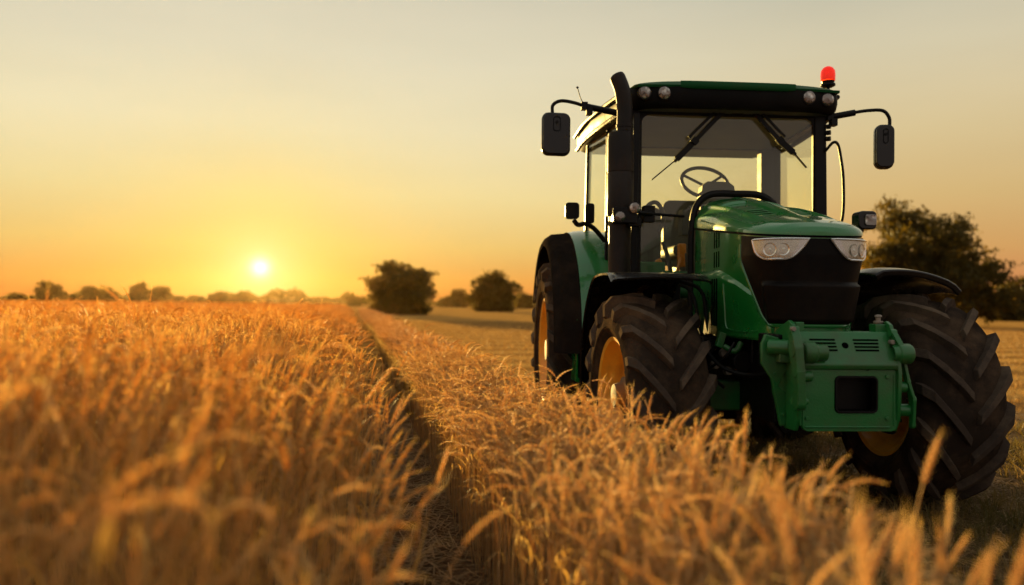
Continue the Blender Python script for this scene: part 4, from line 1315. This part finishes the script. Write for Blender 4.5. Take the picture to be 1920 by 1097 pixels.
b = MB()
for (x, z_) in ((-0.30, 0.93), (-0.30, 0.70), (0.155, 0.93), (0.155, 0.70)):
    b.tube([(x, -1.145, z_), (x, -1.163, z_)], 0.012, 6)
for (x, z_) in ((-0.455, 1.05), (-0.42, 0.93), (-0.372, 0.70)):
    b.tube([(x, -1.0, z_), (x, -1.014, z_)], 0.011, 6)
b.build_each('bolt', M['green_cast'], fh, bevel=0.002)
b = MB()
b.tube(bez([(0.04, -1.155, 0.965), (0.06, -1.165, 0.985), (0.085, -1.16, 0.975)], 4), 0.006, 6)
b.tube(bez([(-0.28, -1.10, 0.66), (-0.34, -1.0, 0.60), (-0.30, -0.8, 0.62)], 6), 0.012, 8)
b.tube(bez([(0.22, -1.10, 0.66), (0.27, -1.0, 0.60), (0.2, -0.8, 0.62)], 6), 0.012, 8)
b.build_each('hose_end', M['black'], fh)
b = MB()
for x in (-0.335, 0.195):
    b.tube([(x, -1.153, 0.66), (x, -1.153, 0.94)], 0.006, 6)
b.tube([(-0.31, -1.154, 0.652), (0.17, -1.154, 0.652)], 0.006, 6)
b.build_each('weld_bead', M['green_cast'], fh)

# ---- cab -----------------------------------------------------------------------
FY, RY = 1.0, 2.42
def post(pts, w, h, name='cab_post', mat='black', up=(0, 0, 1), parent=TR):
    b = MB()
    for a, c in zip(pts, pts[1:]): b.bar(a, c, w, h, up)
    return b.build(name, M[mat], parent, bevel=0.012, seg=3)
post([(-0.80, 0.97, 1.30), (-0.80, FY, 2.92)], 0.085, 0.10, up=(1, 0, 0))
post([(0.765, 0.97, 1.30), (0.755, FY, 2.92)], 0.075, 0.10, up=(1, 0, 0))
post([(-0.955, RY, 1.25), (-0.93, RY, 2.92)], 0.07, 0.05, up=(1, 0, 0))
post([(0.91, RY, 1.25), (0.90, RY, 2.92)], 0.12, 0.20, up=(1, 0, 0), mat='interior')
post([(-0.90, 1.62, 1.25), (-0.885, 1.66, 2.92)], 0.035, 0.03, up=(1, 0, 0))
b = MB()
b.box((-0.02, FY, 2.905), (1.50, 0.07, 0.06)); b.box((-0.02, 0.99, 1.50), (1.52, 0.06, 0.06))
b.box((0, RY, 2.93), (1.84, 0.06, 0.10)); b.box((0, RY, 1.75), (1.84, 0.06, 0.08))
for sx in (-1, 1):
    b.bar((sx * 0.80, FY, 2.90), (sx * 0.93, RY, 2.92), 0.05, 0.07); b.bar((sx * 0.80, FY, 1.42), (sx * 0.95, RY, 1.42), 0.05, 0.10)
b.build_each('cab_frame', M['black'], TR, bevel=0.01)
# glazing
def pane(name, pts, par=TR):
    return MB().grid([[pts[0], pts[1]], [pts[3], pts[2]]], 0.006).build(name, M['glass'], par, smooth=0)
pane('windshield', [(-0.765, FY - 0.012, 1.52), (0.73, FY - 0.012, 1.52), (0.722, FY - 0.012, 2.885), (-0.762, FY - 0.012, 2.885)])
pane('rear_window', [(-0.92, RY, 1.79), (0.85, RY, 1.79), (0.85, RY, 2.885), (-0.92, RY, 2.885)])
for sx in (-1, 1):
    pane('side_window', [(sx * 0.815, FY + 0.03, 1.47), (sx * 0.955, RY - 0.03, 1.47), (sx * 0.935, RY - 0.03, 2.88), (sx * 0.81, FY + 0.03, 2.88)])
# black rounded border printed on the windshield glass
b = MB().ring(rrect(1.50, 1.40, 0.03, 6, -0.02, 2.20), rrect(1.435, 1.33, 0.07, 6, -0.02, 2.20), 0.004, Matrix.Translation((0, FY - 0.024, 0)) @ XZ)
b.build('windshield_border', M['black'], TR)
# roof
rf = MB(); rows = []
def roof_half(y): return 0.855 + 0.15 * smooth01(0.85, 1.9, y)
ryl = list(np.linspace(0.80, 2.85, 26))
for y in ryl:
    e = min(1, max(0, (y - 0.80) / 0.16)); e2 = min(1, max(0, (2.85 - y) / 0.2))
    fz = math.sqrt(max(0, 1 - (1 - e) ** 2)) * math.sqrt(max(0, 1 - (1 - e2) ** 2))
    hw = roof_half(y) * (0.965 + 0.035 * math.sqrt(max(0, 1 - (1 - e) ** 2))); row = []
    for j in range(33):
        u = -1 + j / 16; uu = math.copysign(1 - (1 - abs(u)) ** 1.5, u)
        hg = (max(0, 1 - abs(uu) ** 3.4)) ** (1 / 2.2)
        row.append((0.012 + uu * hw, y, 3.062 + 0.062 * fz * hg + 0.008 * (1 - uu * uu)))
    rows.append(row)
rf.grid(rows, 0.02)
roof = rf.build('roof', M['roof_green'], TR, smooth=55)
# black visor under the green skin with rounded front corners
def outline(grow, z_):
    pts = []
    for (x, y) in [(0.0, 0.80), (0.3, 0.80), (0.6, 0.815), (0.74, 0.835), (0.82, 0.875), (0.865, 0.95), (0.89, 1.15), (0.945, 1.5), (1.0, 1.9), (1.01, 2.4), (1.0, 2.75), (0.93, 2.85), (0.5, 2.86), (0.0, 2.86)]:
        pts.append((x, y))
    full = [(0.012 + x * grow, y if y > 1 else y + (1 - grow) * .6, z_) for x, y in pts] + [(0.012 - x * grow, y if y > 1 else y + (1 - grow) * .6, z_) for x, y in pts[-2:0:-1]]
    return full + [full[0]]
v = MB(); v.grid([outline(1.0, 3.068), outline(1.012, 3.04), outline(1.012, 2.985), outline(1.0, 2.93), outline(0.97, 2.895), outline(0.93, 2.89)])
v.build('visor', M['visor'], roof, smooth=50)
b = MB(); rows = []
for z_, g_ in ((3.036, 0.0), (3.045, 0.012), (3.075, 0.016), (3.10, 0.0)):
    rows.append([(x, 0.785 - g_ * (1 - abs(x / 0.5) ** 6) + 0.05 * abs(x / 0.5) ** 4 * 0.3, z_ + 0.022 * abs(x / 0.5) ** 8 * (1 if z_ < 3.05 else 0)) for x in np.linspace(-0.47, 0.47, 40)])
b.grid(rows, 0.01).build('brow', M['roof_green'], roof, smooth=60)
b = MB(); o1 = outline(0.935, 2.888)[:-1]; b.add(o1, [tuple(range(len(o1)))])
b.build('headliner', M['headliner'], roof, smooth=0)
# side gutter rail seen glowing on the left
b = MB()
for sx in (-1, 1):
    b.tube(bez([(sx * 0.86 + .012, 1.0, 2.915), (sx * 0.95 + .012, 1.5, 2.90), (sx * 1.015, 2.1, 2.885), (sx * 1.02, 2.6, 2.88)], 6), 0.022, 8)
    b.tube(bez([(sx * 0.88 + .012, 0.95, 3.05), (sx * 0.965 + .012, 1.5, 3.05), (sx * 1.025, 2.1, 3.04), (sx * 1.03, 2.7, 3.03)], 6), 0.02, 8)
b.build_each('gutter', M['exhaust'], roof)
def worklamp(p, r, parent=roof, d=(0, -1, 0), name='work_lamp'):
    p = Vector(p); d = Vector(d).normalized()
    h_ = MB().tube([p + d * 0.0, p - d * 0.02, p - d * 0.06], [r * 1.12, r * 1.12, r * 0.6], 24).build(name, M['black'], parent, smooth=40)
    ln = MB(); n = 24; q = d.orthogonal().normalized(); rows = []
    for i in range(7):
        a = i / 6 * PI / 2
        rows.append([p + d * (0.001 + r * 0.32 * math.cos(a)) + (Matrix.Rotation(2 * PI * j / n, 3, d) @ q) * (r * math.sin(a) + 1e-5) for j in range(n + 1)])
    ln.grid(rows); ln.build('lens', M['worklens'], h_, smooth=80)
    return h_
for x, z_ in ((-0.755, 3.00), (-0.600, 2.998)): worklamp((x, 0.795 + (0.015 if x < -.7 else 0), z_), 0.050)
for x, z_ in ((0.585, 3.0), (0.745, 2.992)): worklamp((x, 0.80 + (0.015 if x > .7 else 0), z_), 0.050)
# beacon
bc = MB().tube([(0.975, 1.3, 3.05), (0.975, 1.3, 3.24)], [0.022, 0.016], 12)
bc.lathe([(3.225, 0), (3.225, 0.035), (3.24, 0.062), (3.255, 0.062), (3.262, 0.05), (3.28, 0.056), (3.285, 0)], (0.975, 1.3, 0), 'Z', 24)
bc.box((0.96, 1.3, 3.07), (0.07, 0.06, 0.06))
bo = bc.build('beacon', M['black'], TR)
MB().lathe([(3.285, 0.060), (3.33, 0.062), (3.37, 0.058), (3.395, 0.042), (3.408, 0.02), (3.411, 0.0)], (0.975, 1.3, 0), 'Z', 28).build('beacon_dome', M['red'], bo, smooth=60)

# wipers
def wiper(pts, pv):
    b = MB(); P = [Vector(p) for p in pts]
    for i, (a, c) in enumerate(zip(P, P[1:])):
        w = [0.036, 0.050, 0.010][i]; b.bar(a, c, w, 0.022, (0, 1, 0))
    b.bar(P[0] + Vector((0.05 * pv, 0.0, 0.01)), P[1] + Vector((0.045 * pv, 0, 0.03)), 0.022, 0.016, (0, 1, 0))
    b.box(P[1] + Vector((0, -0.01, 0)), (0.06, 0.03, 0.05), Matrix.Rotation(0.7 * -pv, 4, 'Y'))
    b.box(P[2], (0.025, 0.03, 0.05), Matrix.Rotation(0.7 * -pv, 4, 'Y'))
    b.tube([P[0] + Vector((0, 0.01, 0)), P[0] + Vector((0, -0.03, 0))], 0.03, 14)
    return b.build('wiper', M['black'], TR, bevel=0.002)
wiper([(-0.0, 0.955, 2.975), (-0.31, 0.945, 2.65), (-0.455, 0.95, 2.50), (-0.655, 0.96, 2.33)], -1)
wiper([(0.12, 0.955, 2.975), (0.40, 0.945, 2.675), (0.52, 0.95, 2.58), (0.635, 0.96, 2.46)], 1)
b = MB(); b.lathe([(-0.06, 0), (-0.05, 0.05), (0.05, 0.05), (0.06, 0)], (0.05, 0.955, 2.935), 'X', 16)
b.build('wiper_motor', M['black'], TR, bevel=0.003)

# mirrors
def mirror(c, w, h, t, arm, rz, name='mirror'):
    c = Vector(c)
    rot = Matrix.Translation(c) @ Matrix.Rotation(rz, 4, 'Z')
    b = MB()
    b.prism(rrect(w, h, 0.055, 6), t * 0.5, rot @ XZ)
    b.prism(rrect(w * 0.93, h * 0.95, 0.05, 6), t, rot @ Matrix.Translation((0, -0.006, 0)) @ XZ)
    m_ = b.build(name, M['gloss_black'], TR, bevel=0.010, seg=3)
    f_ = MB(); f_.ring(rrect(w * .26, h * .34, .02, 5, 0, h * .22), rrect(w * .21, h * .30, .016, 5, 0, h * .22), 0.006, rot @ Matrix.Translation((0, -t * 0.55 - 0.006, 0)) @ XZ)
    f_.tube([rot @ Vector((0, -t * .5, h * .26)), rot @ Vector((0, -t * .5 - 0.014, h * .26))], 0.012, 12)
    f_.build('mirror_bracket', M['black'], m_)
    MB().prism(rrect(w * .88, h * .9, .05, 6), 0.004, rot @ Matrix.Translation((0, t * 0.5 + 0.0, 0)) @ XZ).build('mirror_glass', M['chrome'], m_)
    a = MB(); a.tube(bez(arm[0], 8), 0.014, 10); a.tube(arm[1], [0.026] * len(arm[1]), 12)
    for p in arm[2]: a.box(p, (0.05, 0.06, 0.06))
    a.build('mirror_arm', M['black'], m_, smooth=40)
mirror((-1.450, 0.90, 2.665), 0.232, 0.345, 0.075,
       ([(-1.48, 0.90, 2.83), (-1.475, 0.90, 2.90), (-1.41, 0.90, 2.935), (-1.30, 0.91, 2.925), (-1.2, 0.93, 2.90)],
        [(-1.21, 0.93, 2.905), (-0.82, 1.0, 2.855)], [(-1.22, 0.93, 2.905), (-1.18, 0.93, 2.865)]), R(4))
mirror((1.26, 0.90, 2.635), 0.150, 0.365, 0.10,
       ([(1.31, 0.90, 2.80), (1.305, 0.90, 2.88), (1.25, 0.90, 2.935), (1.13, 0.91, 2.935), (1.02, 0.93, 2.92)],
        [(1.03, 0.93, 2.92), (0.80, 0.98, 2.88)], [(0.83, 0.97, 2.885), (0.86, 0.96, 2.84)]), R(-12))
b = MB(); b.tube(bez([(-1.20, 0.93, 2.90), (-1.245, 0.93, 2.96), (-1.275, 0.93, 3.05)], 5), 0.004, 6); b.lathe([(-0.012, 0), (0, 0.013), (0.012, 0)], (-1.276, 0.93, 3.055), 'Z', 10)
b.build('antenna', M['black'], TR)
b = MB(); b.tube(bez([(0.79, 0.95, 2.60), (0.83, 0.9, 2.66), (0.86, 0.88, 2.645), (0.885, 0.88, 2.55), (0.91, 0.88, 2.35), (0.915, 0.9, 2.05), (0.86, 0.95, 1.8)], 8), 0.012, 8)
for z_ in (2.75, 2.80, 2.70): b.cyl((0.80, 0.95, z_), (0.825, 0.93, z_), 0.02, 10)
b.build('grab_rail', M['black'], TR)

# exhaust
ex = MB()
ex.lathe([(1.50, 0), (1.50, 0.085), (1.555, 0.090), (1.57, 0.088), (1.575, 0.088), (2.0, 0.088), (2.005, 0.1), (2.02, 0.104), (2.335, 0.104), (2.34, 0.101), (2.348, 0.101), (2.352, 0.104), (2.60, 0.104), (2.655, 0.098), (2.668, 0.07), (2.67, 0.06)], (-0.955, 0.76, 0), 'Z', 40)
xo = ex.build('exhaust', M['exhaust'], TR, smooth=35)
b = MB()
path = bez([(-0.955 + 0.030, 0.76, 2.66), (-0.925, 0.76, 2.76), (-0.925, 0.76, 2.86), (-0.945, 0.76, 2.99), (-0.975, 0.77, 3.08), (-0.995, 0.78, 3.125)], 8)
b.tube(path, [0.062] * (len(path) - 6) + [0.061, 0.060, 0.058, 0.054, 0.045, 0.030], 28)
b.lathe([(2.70, 0.0622), (2.703, 0.067), (2.725, 0.067), (2.728, 0.0622)], (-0.925, 0.76, 0), 'Z', 28)
b.build('exhaust_stack', M['exhaust'], xo, smooth=40)
b = MB()
b.bar((-0.83, 0.86, 1.45), (-0.80, 0.90, 2.85), 0.055, 0.05, (1, 0, 0))
b.bar((-0.90, 0.84, 2.10), (-0.78, 0.95, 2.10), 0.04, 0.06); b.bar((-0.90, 0.84, 2.56), (-0.78, 0.95, 2.6), 0.03, 0.04)
b.bar((-0.92, 0.84, 1.6), (-0.75, 1.0, 1.6), 0.05, 0.08)
b.build('exhaust_bracket', M['black'], xo, bevel=0.006)
# two lamps and arm on the exhaust side
b = MB(); b.box((-0.945, 0.66, 2.0), (0.18, 0.10, 0.12)); b.box((-0.86, 0.68, 1.95), (0.1, 0.08, 0.06)); b.box((-0.72, 0.8, 2.03), (0.09, 0.09, 0.13))
b.tube([(-0.72, 0.76, 2.03), (-0.43, 0.80, 2.02)], 0.012, 8)
b.tube([(-0.82, 0.70, 2.03), (-0.70, 0.76, 2.03)], 0.02, 8)
lb_ = b.build('lamp_bar', M['black'], TR, bevel=0.012, seg=3)
worklamp((-0.985, 0.60, 1.985), 0.040, lb_); worklamp((-0.872, 0.60, 2.055), 0.042, lb_)
# block lamp on the picture's right of the hood
b = MB(); b.prism(rrect(0.125, 0.125, 0.03, 6), 0.11, Matrix.Translation((0.545, -0.15, 1.905)) @ XZ)
b.tube(bez([(0.53, -0.12, 1.86), (0.50, -0.10, 1.80), (0.40, -0.05, 1.76), (0.28, 0.0, 1.74)], 5), 0.035, 10)
sl_ = b.build('side_lamp', M['gloss_black'], TR, bevel=0.010, seg=3)
MB().prism(rrect(0.078, 0.075, 0.015, 5), 0.012, Matrix.Translation((0.560, -0.212, 1.905)) @ XZ).build('lens', M['worklens'], sl_, bevel=0.004)
# small mirror on the picture's left
b = MB(); b.prism(rrect(0.12, 0.14, 0.03, 5), 0.05, Matrix.Translation((-1.255, 1.3, 2.105)) @ XZ)
b.tube(bez([(-1.24, 1.31, 2.03), (-1.20, 1.32, 1.99), (-1.13, 1.33, 2.0), (-1.05, 1.36, 1.96), (-0.95, 1.4, 1.86)], 5), 0.022, 8)
b.prism(rrect(0.08, 0.17, 0.02, 4), 0.04, Matrix.Translation((-1.10, 1.33, 2.09)) @ XZ)
b.build('small_mirror', M['black'], TR, bevel=0.006)

# interior
b = MB()
b.box((0, 1.8, 1.30), (1.6, 1.3, 0.08)); 
b.build('cab_floor', M['interior'], TR, bevel=0.01)
b = MB()
b.prism(rrect(0.50, 0.10, 0.04, 4), 0.48, Matrix.Translation((0.0, 2.0, 1.82)) @ XZ); b.prism(rrect(0.46, 0.52, 0.08, 5), 0.10, Matrix.Translation((0.0, 2.25, 2.08)) @ Matrix.Rotation(-0.1, 4, 'X') @ XZ)
b.box((0, 2.0, 1.55), (0.34, 0.34, 0.42))
b.build('seat', M['interior'], TR, bevel=0.02, seg=3)
b = MB()
b.prism([(-0.17, 1.4), (-0.16, 2.24), (-0.145, 2.34), (-0.10, 2.375), (0.08, 2.375), (0.13, 2.34), (0.145, 2.24), (0.15, 1.4)], 0.12, Matrix.Translation((0.0, 1.30, 0)) @ XZ)
b.box((-0.24, 1.28, 2.02), (0.17, 0.12, 0.22)); b.tube([(-0.28, 1.2, 2.14), (-0.2, 1.2, 2.16)], 0.02, 8)
b.build('dashboard', M['interior'], TR, bevel=0.012, seg=3)
sw = MB(); c = Vector((-0.055, 1.47, 2.40)); rot = Matrix.Rotation(R(-42), 3, 'X')
sw.tube([c + rot @ Vector((0.205 * math.cos(a), 0, 0.205 * math.sin(a))) for a in np.linspace(0, 2 * PI, 41)], 0.016, 10, False)
for a in (0.5, PI - 0.5, -PI / 2): sw.tube([c + rot @ Vector((0.2 * math.cos(a), 0, 0.2 * math.sin(a))), c + Vector((0, -0.03, -0.04))], 0.012, 8)
sw.tube([c + Vector((0, -0.03, -0.05)), (-0.03, 1.32, 2.0)], 0.03, 10)
sw.build('steering_wheel', M['interior'], TR)
# side console, levers and arm seen through the lower left glass
b = MB()
b.prism(rrect(0.20, 0.5, 0.06, 5), 0.08, Matrix.Translation((-0.48, 1.75, 1.95)) @ XZ)
b.prism(rrect(0.17, 0.42, 0.05, 5), 0.08, Matrix.Translation((-0.70, 1.75, 1.86)) @ XZ)
b.tube(bez([(-0.55, 1.7, 2.12), (-0.50, 1.7, 2.22), (-0.42, 1.7, 2.24), (-0.36, 1.7, 2.12), (-0.40, 1.7, 1.98)], 6), 0.02, 8)
b.tube(bez([(-0.72, 1.4, 1.5), (-0.70, 1.4, 1.9), (-0.69, 1.4, 2.20), (-0.74, 1.4, 2.30), (-0.80, 1.4, 2.28)], 6), 0.03, 10)
b.tube(bez([(-0.36, 1.3, 1.4), (-0.42, 1.3, 1.7), (-0.48, 1.25, 1.85)], 6), 0.02, 8)
b.tube([(-0.28, 1.1, 1.35), (-0.30, 1.1, 1.75)], 0.035, 10)
b.build('console', M['interior'], TR, bevel=0.01)
b = MB()
b.box((-0.62, 1.15, 1.52), (0.22, 0.2, 0.30)); b.cyl((-0.46, 1.0, 1.42), (-0.30, 1.0, 1.42), 0.05, 14); b.cyl((-0.46, 1.0, 1.56), (-0.28, 1.0, 1.56), 0.035, 14); b.box((-0.50, 1.1, 1.40), (0.1, 0.12, 0.4))
b.build_each('valve_block', M['green_cast'], TR, bevel=0.012)
b = MB(); b.box((-0.32, 1.25, 1.74), (0.07, 0.05, 0.20)); b.box((-0.52, 1.2, 1.66), (0.05, 0.05, 0.09), Matrix.Rotation(-0.5, 4, 'Y')); b.tube([(-0.37, 1.2, 1.6), (-0.34, 1.2, 1.72)], 0.015, 8)
b.build_each('lever_grip', M['orange'], TR, bevel=0.012)
# lower cab body: green side box and step frame on the picture's left
b = MB()
b.ring([(-0.075, -0.27), (0.075, -0.30), (0.085, 0.27), (-0.075, 0.27)], [(-0.055, -0.235), (0.045, -0.265), (0.055, 0.235), (-0.055, 0.235)], 0.30, Matrix.Translation((-1.125, 1.5, 0.92)) @ XZ)
b.build('step_frame', M['green'], TR, bevel=0.008)
b = MB(); b.box((-0.78, 1.45, 1.05), (0.42, 0.9, 0.55)); b.build('fuel_tank', M['gloss_black'], TR, bevel=0.05, seg=4)
b = MB(); b.box((0.68, 1.45, 1.05), (0.42, 0.9, 0.55)); b.build('battery_box', M['gloss_black'], TR, bevel=0.05, seg=4)
b = MB(); b.box((-0.60, 0.92, 1.40), (0.34, 0.10, 0.16)); b.box((0.55, 0.92, 1.50), (0.30, 0.10, 0.4)); b.build_each('cowl', M['black'], TR, bevel=0.02)
